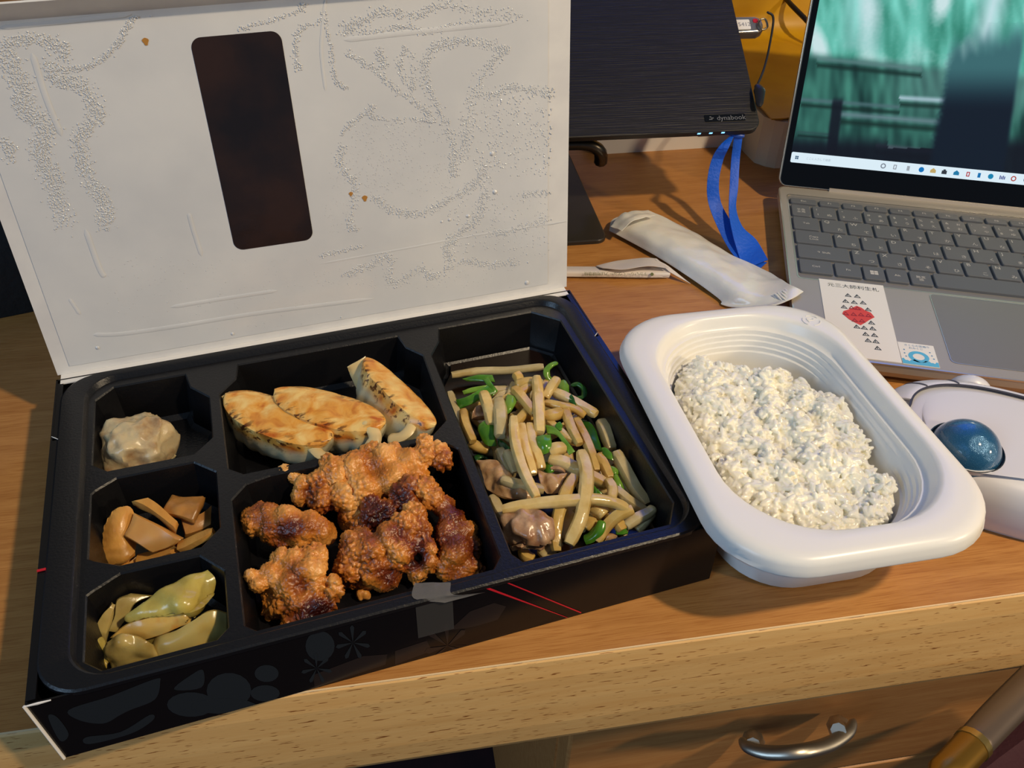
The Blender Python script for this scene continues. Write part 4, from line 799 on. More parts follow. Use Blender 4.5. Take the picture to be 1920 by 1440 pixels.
# rice
rp = [(1290, 662), (1310, 650), (1360, 668), (1420, 678), (1480, 690), (1515, 700), (1535, 725), (1558, 722), (1592, 719), (1600, 750), (1618, 785), (1632, 830), (1640, 858), (1660, 890), (1680, 915), (1686, 950), (1680, 985), (1600, 1010), (1490, 1010), (1400, 980), (1330, 910), (1280, 800), (1262, 720)]
RP = [RI @ W(x, y, .031) for x, y in rp]; RP = [(q.x, q.y) for q in RP]
def inside(x, y, P):
    c = False
    for i in range(len(P)):
        (x1, y1), (x2, y2) = P[i - 1], P[i]
        if (y1 > y) != (y2 > y) and x < (x2 - x1) * (y - y1) / (y2 - y1) + x1: c = not c
    return c
def edge_d(x, y, P):
    m_ = 1
    for i in range(len(P)):
        a, b_ = V(P[i - 1]), V(P[i]); p_ = V((x, y)); t = max(0, min(1, (p_ - a).dot(b_ - a) / (b_ - a).length_squared)); m_ = min(m_, (a + (b_ - a) * t - p_).length)
    return m_
def in_tub(x, y, d=0.0):
    hx, hy, r = .0405 - d, .0665 - d, .0375; X = abs(x - .001); Y = abs(y - .001)
    if X > hx or Y > hy: return False
    qx, qy = X - (hx - r), Y - (hy - r)
    return not (qx > 0 and qy > 0 and qx * qx + qy * qy > r * r)
def rz_(x, y):
    e = min(edge_d(x, y, RP) / .010, 1) if inside(x, y, RP) else 0
    base = .024 + .0075 * (e ** .6) + .0060 * noise.noise(V((x * 60, y * 60, 3))) + .0042 * noise.noise(V((x * 130, y * 130, 9)))
    return base + .002 * (1 if x < -.01 else 0) * e - .0614 * y * .6
N_ = 46; vs = []; fs = []; idx = {}
for i in range(N_ + 1):
    for j in range(N_ + 1):
        x = -.043 + .086 * i / N_; y = -.069 + .138 * j / N_
        if in_tub(x, y, .0005) and inside(x, y, RP): idx[i, j] = len(vs); vs.append(V((x, y, rz_(x, y) - .0012)))
for (i, j) in list(idx):
    if (i + 1, j) in idx and (i, j + 1) in idx and (i + 1, j + 1) in idx: fs.append((idx[i, j], idx[i + 1, j], idx[i + 1, j + 1], idx[i, j + 1]))
random.seed(5)
gb = B()
zb_ = lambda v: V((v.x, v.y, min(.010, v.z - .004) - .0614 * v.y * .3)); nv_ = len(vs); edc = {}
for q in fs:
    for k in range(4): e_ = (q[k], q[(k + 1) % 4]); edc[e_] = 1
bnd = [e_ for e_ in edc if (e_[1], e_[0]) not in edc]
gb.add(vs + [zb_(v) for v in vs], fs + [tuple(nv_ + i for i in reversed(q)) for q in fs] + [(b_, a, nv_ + a, nv_ + b_) for a, b_ in bnd])
gl = []
for r_i, zz in ((.35, -.96), (.8, -.62), (1, 0), (.8, .62), (.35, .96)): gl.append((r_i, zz))
def grain(c, d, L_, r):
    d = d.normalized(); s = d.cross(V((0, 0, 1))); s = s.normalized() if s.length > .01 else V((1, 0, 0)); w_ = s.cross(d); n = 6; bend = random.uniform(-.25, .25) * r
    loops = [[c + d * (zz * L_) + s * (cos(2 * pi * k / n) * r * ri) + w_ * (sin(2 * pi * k / n) * r * ri * .88 + bend * (1 - zz * zz)) for k in range(n)] for ri, zz in gl]
    v_, f_ = loft(loops, True, True); gb.add(v_, f_)
cnt = 0; tries = 0
while cnt < 3900 and tries < 40000:
    tries += 1; x = random.uniform(-.044, .044); y = random.uniform(-.07, .07)
    if not inside(x, y, RP) or not in_tub(x, y, .0022): continue
    cl = noise.noise(V((x * 260, y * 260, 40)))
    z = rz_(x, y) + random.uniform(-.0018, .0014) + .0010 * cl
    a = random.uniform(0, 6.28); d = V((cos(a), sin(a), random.uniform(-.45, .45) if random.random() < .85 else random.uniform(-2, 2)))
    grain(V((x, y, z)), d, random.uniform(.0026, .0033), random.uniform(.00120, .00150)); cnt += 1
M_rice = mat('cooked_rice', (244, 240, 222), .22, sss=.6, sssc=(1, .9, .7), spec=.55)
M_rice.node_tree.nodes['Principled BSDF'].inputs['Subsurface Scale'].default_value = .003
tmp = gb.obj('tmp_rice', M_rice, None, True, world=False)
rmm = tmp.modifiers.new('r', 'REMESH'); rmm.mode = 'VOXEL'; rmm.voxel_size = .00036
sm_ = tmp.modifiers.new('s', 'SMOOTH'); sm_.iterations = 1; sm_.factor = .5
me = bpy.data.meshes.new_from_object(tmp.evaluated_get(bpy.context.evaluated_depsgraph_get())); bpy.data.objects.remove(tmp)
me.polygons.foreach_set('use_smooth', [True] * len(me.polygons)); me.name = 'white_rice'
me_o = bpy.data.objects.new('white_rice', me); COL.objects.link(me_o); me_o.matrix_world = RM
tag(me_o, 'glossy cooked white rice heaped in the white plastic tub', 'rice', kind='stuff')

# ================================================================== SILVER LAPTOP
LYaw = -0.497192
lap = root('laptop', (0.37896, 0.10723, 0), 'open silver laptop with grey keyboard and stickers, screen lit green', 'laptop', rot=(0, 0, LYaw))
LM = Matrix.Translation((0.37896, 0.10723, 0)) @ Matrix.Rotation(LYaw, 4, 'Z'); LI = LM.inverted()
M_sil = mat('silver_body', (176, 168, 156), .42, metal=.35, spec=.5)
M_silb = mat('silver_edge', (206, 196, 178), .25, metal=.7)
M_rec = mat('keyboard_recess', (128, 126, 124), .5, metal=.2)
M_key = mat('grey_key', (96, 98, 102), .45, spec=.4)
M_leg = mat('key_legend', (196, 192, 186), .5)
T = .014
mmr = lambda a: a / 1000
body_o = rrect(0, 0, .266, .197, .006); rec = rrect(.0055, .0775, .2605, .1858, .003)
bb = B(); vs, f = fill_holes(body_o, [rec], T); bb.add(vs, f)
vs, f = loft([[V((x, y, .0035)) for x, y in rrect(.003, .003, .263, .194, .006)], [V((x, y, .0085)) for x, y in rrect(0, 0, .266, .197, .006)], [V((x, y, T)) for x, y in body_o]], True, False); bb.add(vs, f)
vs, f = loft([[V((x, y, T)) for x, y in rec], [V((x, y, T - .0012)) for x, y in rec]], False, True); bb.add(vs, f)
bb.obj('base', M_sil, lap, world=False)
vs, f = loft([[V((x, y, T - .0010)) for x, y in rrect(-.0002, -.0002, .2662, .1972, .006)], [V((x, y, T + .00005)) for x, y in rrect(-.0002, -.0002, .2662, .1972, .006)], [V((x, y, T + .00005)) for x, y in rrect(.0007, .0007, .2653, .1963, .0055)]]); mk('bright_edge', vs, f, M_silb, lap, world=False)
vs, f = loft([[V((x, y, T + .0001)) for x, y in rrect(.0050, .0770, .2610, .1864, .003)], [V((x, y, T + .0001)) for x, y in rrect(.0057, .0777, .2603, .1855, .003)]]); mk('recess_edge', vs, f, M_silb, lap, world=False)
bb = B(); bb.prism(rec, T - .0013, T - .0010); bb.obj('keyboard_deck', M_rec, lap, world=False)
for x in (.02, .246):
    for y in (.02, .17): bb = B(); bb.prism([(x + .005 * cos(a), y + .005 * sin(a)) for a in [i * pi / 6 for i in range(12)]], 0, .0036); bb.obj('rubber_foot', M_key, lap, world=False)
bb = B(); bb.prism(rrect(.0833, .0087, .1833, .0752, .003), T - .0002, T + .0002, bev=.0001); bb.obj('trackpad', mat('trackpad', (134, 130, 124), .4, metal=.3), lap, world=False)
vs, f = loft([[V((x, y, T + .0003)) for x, y in rrect(.0829, .0083, .1837, .0756, .0033)], [V((x, y, T + .0003)) for x, y in rrect(.0833, .0087, .1833, .0752, .003)]]); mk('trackpad_edge', vs, f, M_silb, lap, world=False)
keymesh = {}
def key(x0, x1, y0, y1, a='', k='', size=.0034, extra=None):
    w_, h_ = round(x1 - x0, 1), round(y1 - y0, 1)
    if (w_, h_) not in keymesh:
        b_ = B(); b_.prism(rrect(0, 0, w_ / 1000, h_ / 1000, .0012, 3), T - .0010, T + .0008, bev=.0004)
        o_ = b_.obj('key', M_key, lap, world=False); keymesh[w_, h_] = o_
    else: o_ = keymesh[w_, h_].copy(); COL.objects.link(o_)
    o_.location = (x0 / 1000, y0 / 1000, 0)
    def put(s, x, y, sz, al='LEFT'): text(s, sz, Matrix.Translation((x / 1000, y / 1000, T + .00085)), M_leg, o_, 'legend', align=al)
    H_ = y1 - y0; W_ = x1 - x0
    if len(a) == 1: put(a, 1.8, H_ - 4.9, .0046)
    elif a: put(a, W_ / 2, H_ / 2 - (.2 if '\n' in a else 1.0), .0030, 'CENTER')
    if k: put(k, W_ - 6.0, 2.2, .0040)
    if extra: extra(o_, W_, H_)
def winlogo(o_, W_, H_):
    b_ = B()
    for i in (0, 1):
        for j in (0, 1): b_.box(((W_ / 2 - 1.2 + 2.5 * i) / 1000, (H_ / 2 - 1.1 + 2.3 * j) / 1000, T + .00088), (.0022, .0020, .00005))
    b_.obj('legend', M_leg, o_, world=False)
def legtop(s1, s2, s3, s4):
    def f_(o_, W_, H_):
        for s, x, y in ((s1, 2.2, H_ - 6), (s2, 2.2, 2.6), (s3, W_ - 6.5, H_ - 6), (s4, W_ - 6.5, 2.6)):
            if s: text(s, .0036, Matrix.Translation((x / 1000, y / 1000, T + .00085)), M_leg, o_, 'legend')
    return f_
fl_ = ['Esc', 'F1', 'F2', 'F3', 'F4', 'F5', 'F6', 'F7', 'F8', 'F9', 'F10', 'F11', 'F12', '', 'Del']
xs = 7.0
for i, s in enumerate(fl_):
    w_ = 18.0 if i == 0 else 14.0 if i < 14 else 12
    if xs + w_ > 260: w_ = 259.5 - xs
    if w_ > 5: key(xs, xs + w_, 173, 179.6, s, size=.002)
    xs += w_ + 1.9
nrow = [('', '半角\n全角', None)] + [('', '', q) for q in (('!', '1', '', 'ぬ'), ('"', '2', '', 'ふ'), ('#', '3', 'ぁ', 'あ'), ('$', '4', 'ぅ', 'う'), ('%', '5', 'ぇ', 'え'), ('&', '6', 'ぉ', 'お'), ("'", '7', 'ゃ', 'や'), ('(', '8', 'ゅ', 'ゆ'), (')', '9', 'ょ', 'よ'), ('', '0', 'を', 'わ'), ('=', '-', '', 'ほ'), ('~', '^', '', 'へ'))] + [('', '←', None)]
xs = 7.0
for i, (a, b_, q) in enumerate(nrow):
    w_ = 12.6 if i == 0 else 15.4; w_ = 259.5 - xs if i == len(nrow) - 1 else w_
    key(xs, xs + w_, 155.3, 170.3, b_, '', extra=legtop(*q) if q else None); xs += w_ + 1.75
def row(y0, x0, first, fw, keys, last):
    key(x0, x0 + fw, y0, y0 + 15.9, first); xs = x0 + fw + 1.75
    for a, k in keys: key(xs, xs + 15.5, y0, y0 + 15.9, a, k); xs += 17.25
    if xs < 252: key(xs, 259.5, y0, y0 + 15.9, last)
row(137.4, 7.0, 'Tab', 17.0, list(zip('QWERTYUIOP@[', 'たていすかんなにらせ゛゜')), 'Enter')
row(119.4, 7.1, 'Caps\nLock', 23.6, list(zip('ASDFGHJKL;:]', 'ちとしはきくまのりれけむ')), '')
row(101.3, 7.3, '↑ Shift', 32.5, list(zip('ZXCVBNM,./\\', 'つさそひこみもねるめろ')), 'Shift')
for a, x0_, x1_ in (('Ctrl', 7.2, 27.4), ('Fn', 29.1, 45.0), ('', 46.3, 59.1), ('Alt', 60.4, 73.2), ('無変\n換', 74.5, 87.4), ('', 89, 157), ('変換', 158.7, 173), ('かな', 174.7, 189), ('Alt', 190.7, 204), ('←', 206, 222), ('', 223.7, 240), ('→', 241.7, 259.5)):
    key(x0_, x1_, 84.2, 99.0, a, extra=winlogo if (a == '' and x0_ < 50) else None)
# stickers
M_stk = mat('sticker_white', (232, 229, 224), .4); M_ink = mat('sticker_ink', (44, 52, 54), .5); M_rink = mat('sticker_red', (214, 72, 60), .5); M_rdk = mat('sticker_red_dark', (150, 36, 34), .5)
bb = B(); bb.prism([(.0178, .0025), (.0558, .0025), (.0565, .0788), (.0180, .0785)], T, T + .0003); st = bb.obj('sticker', M_stk, lap, world=False); st['label'] = 'tall white sticker with black triangles and a red diamond'
text('元三大師利生札', .0044, Matrix.Translation((.0225, .0715, T + .00035)), M_ink, st, 'printed_text')
def lz(x, y): q = LI @ W(1530 + x / 7.2, 500 + y / 7.2, T); return q.x, q.y
tri = B()
def trir(cx, cy, s=.0034):
    z = T + .00034; n = 3; P = [V((cx - s * .62, cy - s * .5, z)), V((cx + s * .62, cy - s * .5, z)), V((cx, cy + s * .62, z))]; q = [V((p_.x * .55 + cx * .45, p_.y * .55 + (cy - .0003) * .45, z)) for p_ in P]
    tri.add(P + q, [(0, 1, 4, 3), (1, 2, 5, 4), (2, 0, 3, 5)]); tri.box((cx - s * .04, cy - .0001, z), (.0005, .0014, .00002))
TR = [(430, 390), (553, 405), (397, 470), (512, 485), (632, 492), (375, 548), (700, 583), (745, 762), (548, 815), (648, 830), (762, 840), (668, 915), (785, 930), (805, 1015), (830, 1105), (700, 1000)]
for q in TR: trir(*lz(*q))
tri.obj('printed_triangles', M_ink, st, world=False)
RD = [(545, 535), (610, 560), (665, 600), (735, 625), (790, 690), (720, 725), (660, 765), (600, 798), (520, 760), (440, 715), (352, 640), (370, 605), (450, 580)]
bb = B(); pts = [V((*lz(*q), T + .0004)) for q in RD]; bb.add(pts, tessellate_polygon([pts])); bb.obj('printed_diamond', M_rink, st, world=False)
tri = B()
for q in ((480, 560), (560, 570), (400, 640), (505, 650), (605, 655), (705, 668), (520, 730), (618, 738)):
    x, y = lz(*q); z = T + .00046; s = .0032; P = [V((x - s * .62, y - s * .5, z)), V((x + s * .62, y - s * .5, z)), V((x, y + s * .62, z))]; q_ = [V((p_.x * .5 + x * .5, p_.y * .5 + y * .5, z)) for p_ in P]; tri.add(P + q_, [(0, 1, 4, 3), (1, 2, 5, 4), (2, 0, 3, 5)])
tri.obj('printed_triangles', M_rdk, st, world=False)
bb = B(); bb.prism([(.0562, .0022), (.0757, .0022), (.0757, .0218), (.0562, .0220)], T, T + .0003); st2 = bb.obj('sticker', M_stk, lap, world=False); st2['label'] = 'small square sticker with a blue wave ring'
M_bl = mat('sticker_blue', (92, 180, 222), .45); M_bd = mat('sticker_blue_dark', (58, 128, 176), .45)
bb = B(); z = T + .00034
ring = [V((.0658 + .0056 * cos(a) * r, .0098 + .0050 * sin(a) * r, z)) for r in (1, .56) for a in [i * pi / 12 for i in range(24)]]
bb.add(ring, [(i, (i + 1) % 24, 24 + (i + 1) % 24, 24 + i) for i in range(24)])
wv = [V((.0563 + .0193 * i / 20, .0024, z)) for i in range(21)] + [V((.0563 + .0193 * i / 20, .0058 + .0009 * cos(i * .9) + .0012 * abs(i - 10) / 10 * (i % 2), z)) for i in range(20, -1, -1)]
bb.add(wv, tessellate_polygon([wv])); bb.obj('printed_ring', M_bl, st2, world=False)
text('さくらの宮詣り', .0020, Matrix.Translation((.0594, .0190, z)), M_bd, st2, 'printed_text'); text('おみくじ', .0020, Matrix.Translation((.0615, .0166, z)), M_bd, st2, 'printed_text')
bb = B()
for x, y in ((.0588, .0152), (.0586, .0120), (.0726, .0150), (.0732, .0122), (.0738, .0094), (.0590, .0092)):
    bb.add([V((x - .0006, y, z)), V((x, y - .0006, z)), V((x + .0006, y, z)), V((x, y + .0006, z))], [(0, 1, 2, 3)])
bb.obj('printed_stars', M_bd, st2, world=False)
# screen
SA = radians(67.5); SU = V((0, cos(SA), sin(SA))); SO = V((-.0006, .197, T)); SN = V((1, 0, 0)).cross(SU)   # SN points to the viewer
SMt = Matrix(((1, SU.x, SN.x, SO.x), (0, SU.y, SN.y, SO.y), (0, SU.z, SN.z, SO.z), (0, 0, 0, 1)))
M_bez = mat('black_bezel', (6, 6, 8), .12, spec=.5)
bb = B(); bb.prism(rrect(0, .0005, .2672, .193, .006), -.0050, -.0002, SMt, bev=.0003); bb.obj('screen_lid', M_silb, lap, world=False)
bb = B(); bb.prism(rrect(.0012, .0012, .2660, .1918, .005), -.0003, .0002, SMt); sb = bb.obj('bezel', M_bez, lap, world=False)
bb = B(); bb.box((.1335, .2015, T - .0015), (.196, .011, .007)); tag(bb.obj('hinge', mat('hinge_silver', (196, 186, 174), .4, metal=.3), lap, world=False), 'silver hinge bar')
# picture on the screen: a fine grid of colours
x0_, x1_, y0_, y1_ = .0052, .2620, .0172, .1850
NX, NY = 300, 196; vs = []; fs = []; cols = []
SPN = LM.to_3x3() @ SN; 
def mixc(a, b_, t): t = max(0, min(1, t)); return tuple(a[i] + (b_[i] - a[i]) * t for i in range(3))
def sst(a, b_, x): t = max(0, min(1, (x - a) / (b_ - a))); return t * t * (3 - 2 * t)
def picture(x, y):                       # x, y in the crop's pixels, measured on the screen plane
    n1 = noise.noise(V((x * .008, y * .0022, 1))); n2 = noise.noise(V((x * .022, y * .006, 5))); n3 = noise.noise(V((x * .05, y * .05, 8)))
    c = mixc((52, 138, 118), (132, 228, 212), .55 + n1 * .9 + n2 * .35)
    c = mixc(c, (215, 242, 244), .9 * max(0, .12 + noise.noise(V((x * .006 + 4, y * .003, 2))) * 2) + .12 * n3)
    hl = x + (y - 100) * .15
    c = mixc(c, (190, 230, 235), sst(520, 640, x) * (1 - sst(800, 880, x)) * .35 * (1 - sst(300, 380, y)))
    c = mixc(c, (214, 240, 248), (1 - min(1, abs(x - 1600 + y * .25) / 130)) * (1 - sst(250, 420, y)) * .9)
    # deck boards
    low = sst(330, 420, y - (x - 400) * .10)
    dk = mixc((18, 54, 52), (70, 140, 124), .5 + n1 * .6 + n2 * .5); dk = mixc(dk, (160, 215, 210), sst(700, 1250, x) * .35 * (1 - sst(600, 900, y)))
    c = mixc(c, dk, low)
    for (bx0, bx1, by, th, br, col_) in ((400, 1110, 395, 26, .10, (96, 134, 134)), (290, 960, 670, 22, .08, (84, 116, 122)), (560, 1240, 770, 30, .08, (110, 138, 146)), (270, 500, 890, 14, .08, (50, 84, 84)), (800, 1230, 985, 26, .10, (98, 104, 118)), (960, 1300, 660, 26, .06, (190, 215, 230))):
        yy = by + (x - bx0) * br
        if bx0 < x < bx1:
            t = 1 - min(1, abs(y - yy) / th); c = mixc(c, col_, t * .9); t2 = 1 - min(1, abs(y - yy - th * 1.7) / th); c = mixc(c, (14, 40, 36), t2 * .8)
    if y > 700: c = mixc(c, (10, 14, 28), sst(880, 1010, y + (400 - x) * .02 * (x < 900)) * (.9 if not (880 < x < 1200 and y < 1000) else .2))
    # posts
    ed = 1330 - (y - 180) * .19; ed2 = 1800 - (y - 250) * .15
    if y > 150: c = mixc(c, mixc((62, 112, 118), (12, 26, 42), sst(430, 760, y)), sst(ed - 25, ed + 45, x + n3 * 12 + n1 * 25) * (1 - sst(ed2 - 20, ed2 + 20, x)) * sst(170, 420, y + n2 * 60 + abs(x - 1400) * .2))
    c = mixc(c, (12, 16, 30), (1 - sst(24, 46, abs(x - 540 + (y - 700) * .12))) * sst(640, 700, y) * .85)
    return c
for j in range(NY + 1):
    for i in range(NX + 1):
        s_ = x0_ + (x1_ - x0_) * i / NX; t_ = y0_ + (y1_ - y0_) * j / NY
        p_ = SMt @ V((s_, t_, .0004)); vs.append(p_)
        px, py = PX(LM @ p_); cols.append(picture((px - 1420) * 3.6, py * 3.6))
fs = [(j * (NX + 1) + i, j * (NX + 1) + i + 1, (j + 1) * (NX + 1) + i + 1, (j + 1) * (NX + 1) + i) for j in range(NY) for i in range(NX)]
m = bpy.data.materials.new('screen_picture'); m.use_nodes = True; nt = m.node_tree; bs = nt.nodes['Principled BSDF']; an = nt.nodes.new('ShaderNodeAttribute'); an.attribute_name = 'pic'
nt.links.new(an.outputs['Color'], bs.inputs['Emission Color']); bs.inputs['Emission Strength'].default_value = .92; bs.inputs['Base Color'].default_value = (.005, .005, .005, 1); bs.inputs['Roughness'].default_value = .15
o = mk('display', vs, fs, m, sb, world=False); ca = o.data.color_attributes.new('pic', 'FLOAT_COLOR', 'POINT'); ca.data.foreach_set('color', [q for c in cols for q in (*lin(*[max(0, min(255, k)) for k in c]), 1)])
o['label'] = 'lit display showing a blurred green waterside picture'
def em(name, col, s=1.0): return mat(name, (5, 5, 5), .2, emit=col, es=s)
bb = B(); bb.prism(rrect(.0056, .0173, .262, .0245, .0010), .0004, .0006, SMt); tb = bb.obj('taskbar', em('taskbar_white', (222, 240, 250), 1.05), sb, world=False)
bb = B()
for i in (0, 1):
    for j in (0, 1): bb.box((.0090 + .0012 * i, .0203 + .0012 * j, .0007), (.0010, .0010, .0001), SMt)
bb.obj('icon', em('icon_navy', (30, 80, 120), .8), sb, world=False)
def icon(x, col, shape='disc', r=.0018):
    bb = B(); y = .0209
    if shape == 'disc': bb.prism([(x + r * cos(a), y + r * sin(a)) for a in [i * pi / 8 for i in range(16)]], .0007, .0008, SMt)
    elif shape == 'ring':
        R_ = [SMt @ V((x + q * cos(a), y + q * sin(a), .0008)) for q in (r, r * .6) for a in [i * pi / 8 for i in range(16)]]; bb.add(R_, [(i, (i + 1) % 16, 16 + (i + 1) % 16, 16 + i) for i in range(16)])
    elif shape == 'bag': bb.box((x, y - .0003, .0008), (.0034, .0024, .0001), SMt); bb.box((x, y + .0013, .0008), (.0016, .0008, .0001), SMt)
    elif shape == 'tall': bb.box((x, y, .0008), (.0019, .0032, .0001), SMt)
    elif shape == 'house': bb.add([SMt @ V(q) for q in ((x - .0019, y - .0014, .0008), (x + .0019, y - .0014, .0008), (x + .0019, y + .0004, .0008), (x, y + .0019, .0008), (x - .0019, y + .0004, .0008))], [(0, 1, 2, 3, 4)])
    elif shape == 'bars':
        for i in range(4): bb.box((x - .0015 + i * .001, y - .0002 * (i % 2), .0008), (.0006, .0026 - .0006 * (i % 2), .0001), SMt)
    elif shape == 'rr': 
        bb.box((x - .0008, y, .0008), (.0006, .003, .0001), SMt); bb.box((x + .0008, y, .0008), (.0006, .003, .0001), SMt); bb.box((x, y + .0013, .0008), (.002, .0006, .0001), SMt); bb.box((x, y - .0013, .0008), (.002, .0006, .0001), SMt)
    bb.obj('icon', em('icon_colour', col, .8), sb, world=False)
for x, col, sh in ((.0692, (140, 150, 165), 'ring'), (.0772, (170, 178, 190), 'rr'), (.0862, (180, 190, 200), 'tall'), (.0951, (22, 130, 210), 'disc'), (.1030, (220, 190, 120), 'house'), (.1105, (60, 66, 76), 'bag'), (.1186, (40, 140, 190), 'house'), (.1264, (200, 50, 60), 'rr'), (.1338, (30, 130, 200), 'tall'), (.1415, (30, 150, 200), 'disc'), (.1492, (40, 60, 150), 'bars'), (.1566, (200, 80, 70), 'ring'), (.1650, (90, 110, 140), 'disc')): icon(x, col, sh)
text('ここに入力して検索', .0019, SMt @ Matrix.Translation((.0160, .0203, .0008)), em('search_grey', (180, 196, 208), .9), sb, 'search_text')

# ================================================================== TRACKBALL
M_tb = mat('trackball_white', (214, 213, 218), .34, spec=.5)
tbc = V((.431, .006, 0)); tr = root('trackball_mouse', tuple(tbc), 'white finger-operated trackball with a big blue ball, half under the tub rim', 'trackball', rot=(0, 0, -.72))
TM = Matrix.Translation(tbc) @ Matrix.Rotation(-.72, 4, 'Z'); TI = TM.inverted()
def tl(x, y, z): return TI @ W(x, y, z)
hx, hy = .062, .040
def tbring(k, z, n=64, ex=2.4, dx=0, dy=0):
    return [V((dx + hx * k * (abs(cos(a)) ** (2 / ex)) * (1 if cos(a) > 0 else -1), dy + hy * k * (abs(sin(a)) ** (2 / ex)) * (1 if sin(a) > 0 else -1), z)) for a in [2 * pi * i / n for i in range(n)]]
bc = tl(1812, 838, .030)
rings = [tbring(.93, 0), tbring(.97, .003), tbring(1.0, .010), tbring(.985, .018), tbring(.93, .024), tbring(.84, .0275), tbring(.70, .0290)]
vs, f = loft(rings, True, False)
# top surface from the last ring into the ball socket
n = 64; so = [V((bc.x + .0165 * cos(2 * pi * i / n), bc.y + .0165 * sin(2 * pi * i / n), .0300)) for i in range(n)]
lst = rings[-1]; mid = [lst[i].lerp(so[i], .5) + V((0, 0, .0008)) for i in range(n)]
so2 = [V((bc.x + .0160 * cos(2 * pi * i / n), bc.y + .0160 * sin(2 * pi * i / n), .0275)) for i in range(n)]
vs2, f2 = loft([lst, mid, so, so2]); bb = B(); bb.add(vs, f); bb.add(vs2, f2); bb.obj('shell', M_tb, tr, True, world=False)
M_ball = mat('blue_pearl_ball', (40, 98, 140), .16, metal=.35, coat=.8, nscale=2600, col2=(84, 138, 170), lo=.55, hi=.75, ndet=2, bump=.25, bscale=3000)
bm = bmesh.new(); bmesh.ops.create_uvsphere(bm, u_segments=48, v_segments=32, radius=.0158); bmesh.ops.translate(bm, verts=bm.verts, vec=(bc.x, bc.y, .0265)); me = bpy.data.meshes.new('ball'); bm.to_mesh(me); bm.free(); me.materials.append(M_ball)
me.polygons.foreach_set('use_smooth', [True] * len(me.polygons)); o = bpy.data.objects.new('ball', me); COL.objects.link(o); o.parent = tr; o['label'] = 'glittering blue ball'
vs, f = loft([[V((bc.x + r * cos(2 * pi * i / 48), bc.y + r * sin(2 * pi * i / 48), z)) for i in range(48)] for r, z in ((.0168, .0302), (.0163, .0304), (.0159, .0296))]); mk('socket_ring', vs, f, mat('socket_dark', (30, 40, 52), .3), tr, True, world=False)
def rim_pt(a, k, z, ex=2.4): return V((hx * k * (abs(cos(a)) ** (2 / ex)) * (1 if cos(a) > 0 else -1), hy * k * (abs(sin(a)) ** (2 / ex)) * (1 if sin(a) > 0 else -1), z))
for a0, a1 in ((172, 146), (145, 120), (119, 78), (77, 40)):           # buttons along the far side
    rows = [[rim_pt(radians(a0 + (a1 - a0) * t / 4), k, z) for t in range(5)] for k, z in ((1.012, .014), (1.0, .0195), (.945, .0255), (.86, .0286), (.80, .0296))]
    vs, f = sheet(rows, 16, 12, .0014, 0, 1, 0, .6); mk('button', vs, f, M_tb, tr, True, world=False)
for a_ in (145.5, 119.5, 77.5):
    vs, f = sweep([rim_pt(radians(a_), k, z) for k, z in ((1.016, .014), (1.008, .0196), (.952, .0258), (.865, .0292), (.80, .0303))], .0005, 6, 20); mk('button_gap', vs, f, bpy.data.materials.get('gap_grey') or mat('gap_grey', (92, 92, 104), .5), tr, True, world=False)
P_ = [rim_pt(radians(180 - 145 * t / 12), .795, .0296) for t in range(13)]
vs, f = sweep(P_, .0007, 6, 40, flat=.6); mk('button_gap', vs, f, mat('gap_dark', (60, 60, 70), .5), tr, True, world=False)
sc_ = TI @ W(1822, 722, .024); vs, f = lathe([(.0001, -.003), (.0095, -.003), (.0108, -.0015), (.0108, .0015), (.0095, .003), (.0001, .003)], 28, Matrix.Translation((sc_.x, sc_.y, .0185)) @ Matrix.Rotation(pi / 2, 4, 'X') @ Matrix.Rotation(.3, 4, 'Z')); mk('scroll_wheel', vs, f, M_tb, tr, True, world=False)

# ================================================================== BLACK LAPTOP ON ITS STAND
c0 = W(1428, 243, .07); ya = radians(-10.3); al = radians(31.5)
DX = V((cos(ya), sin(ya), 0)); DU = V((-sin(ya) * cos(al), cos(ya) * cos(al), sin(al))); DN = DX.cross(DU)
bl = root('laptop', tuple(c0), 'closed black brushed laptop propped on a stand behind the open lid', 'laptop', rot=frame((0, 0, 0), DX, DU).to_euler())
M_br = mat('black_brushed', (34, 32, 31), .42, spec=.5, metal=.3, nscale=40, col2=(22, 21, 21), stretch=(.6, 30, 30), bump=.3)
bb = B(); bb.prism(rrect(-.372, 0, 0, .25, .008), -.0045, 0, bev=.0008); bb.obj('lid', M_br, bl, world=False)
bb = B(); bb.prism(rrect(-.368, .035, -.004, .247, .010), -.020, -.0049); bb.obj('base', M_tray, bl, world=False)
FMi = frame(c0, DX, DU).inverted()
def dl_(x, y): q = FMi @ Wp(x, y, c0, DN); return q
a, b_ = dl_(1322, 229), dl_(1396, 213)
bb = B(); bb.prism(rrect(a.x, a.y, b_.x, a.y + .0052, .0008, 2), 0, .0003); lg = bb.obj('badge', mat('badge_black', (8, 8, 9), .2), bl, world=False)
a = dl_(1344, 225); text('dynabook', .0050, Matrix.Translation((a.x, a.y - .0004, .00035)), mat('badge_silver', (150, 150, 150), .3, metal=.6), lg, 'badge_text')
bb = B(); x, y = dl_(1330, 226).xy; 
for i in range(3): bb.box((x + .001 + .0012 * (i % 2), y + .0006 + .0009 * i, .0004), (.0022 - .0005 * i, .0006, .0001))
bb.obj('badge_mark', mat('badge_silver2', (150, 150, 150), .3, metal=.6), lg, world=False)
for x, y in ((1312, 247), (1334, 246), (1357, 245)):
    q = dl_(x, y); bb = B(); bb.box((q.x, .0004, -.0016), (.0022, .0010, .0014)); bb.obj('indicator_light', em('indicator_blue', (120, 190, 255), 2.5), bl, world=False)
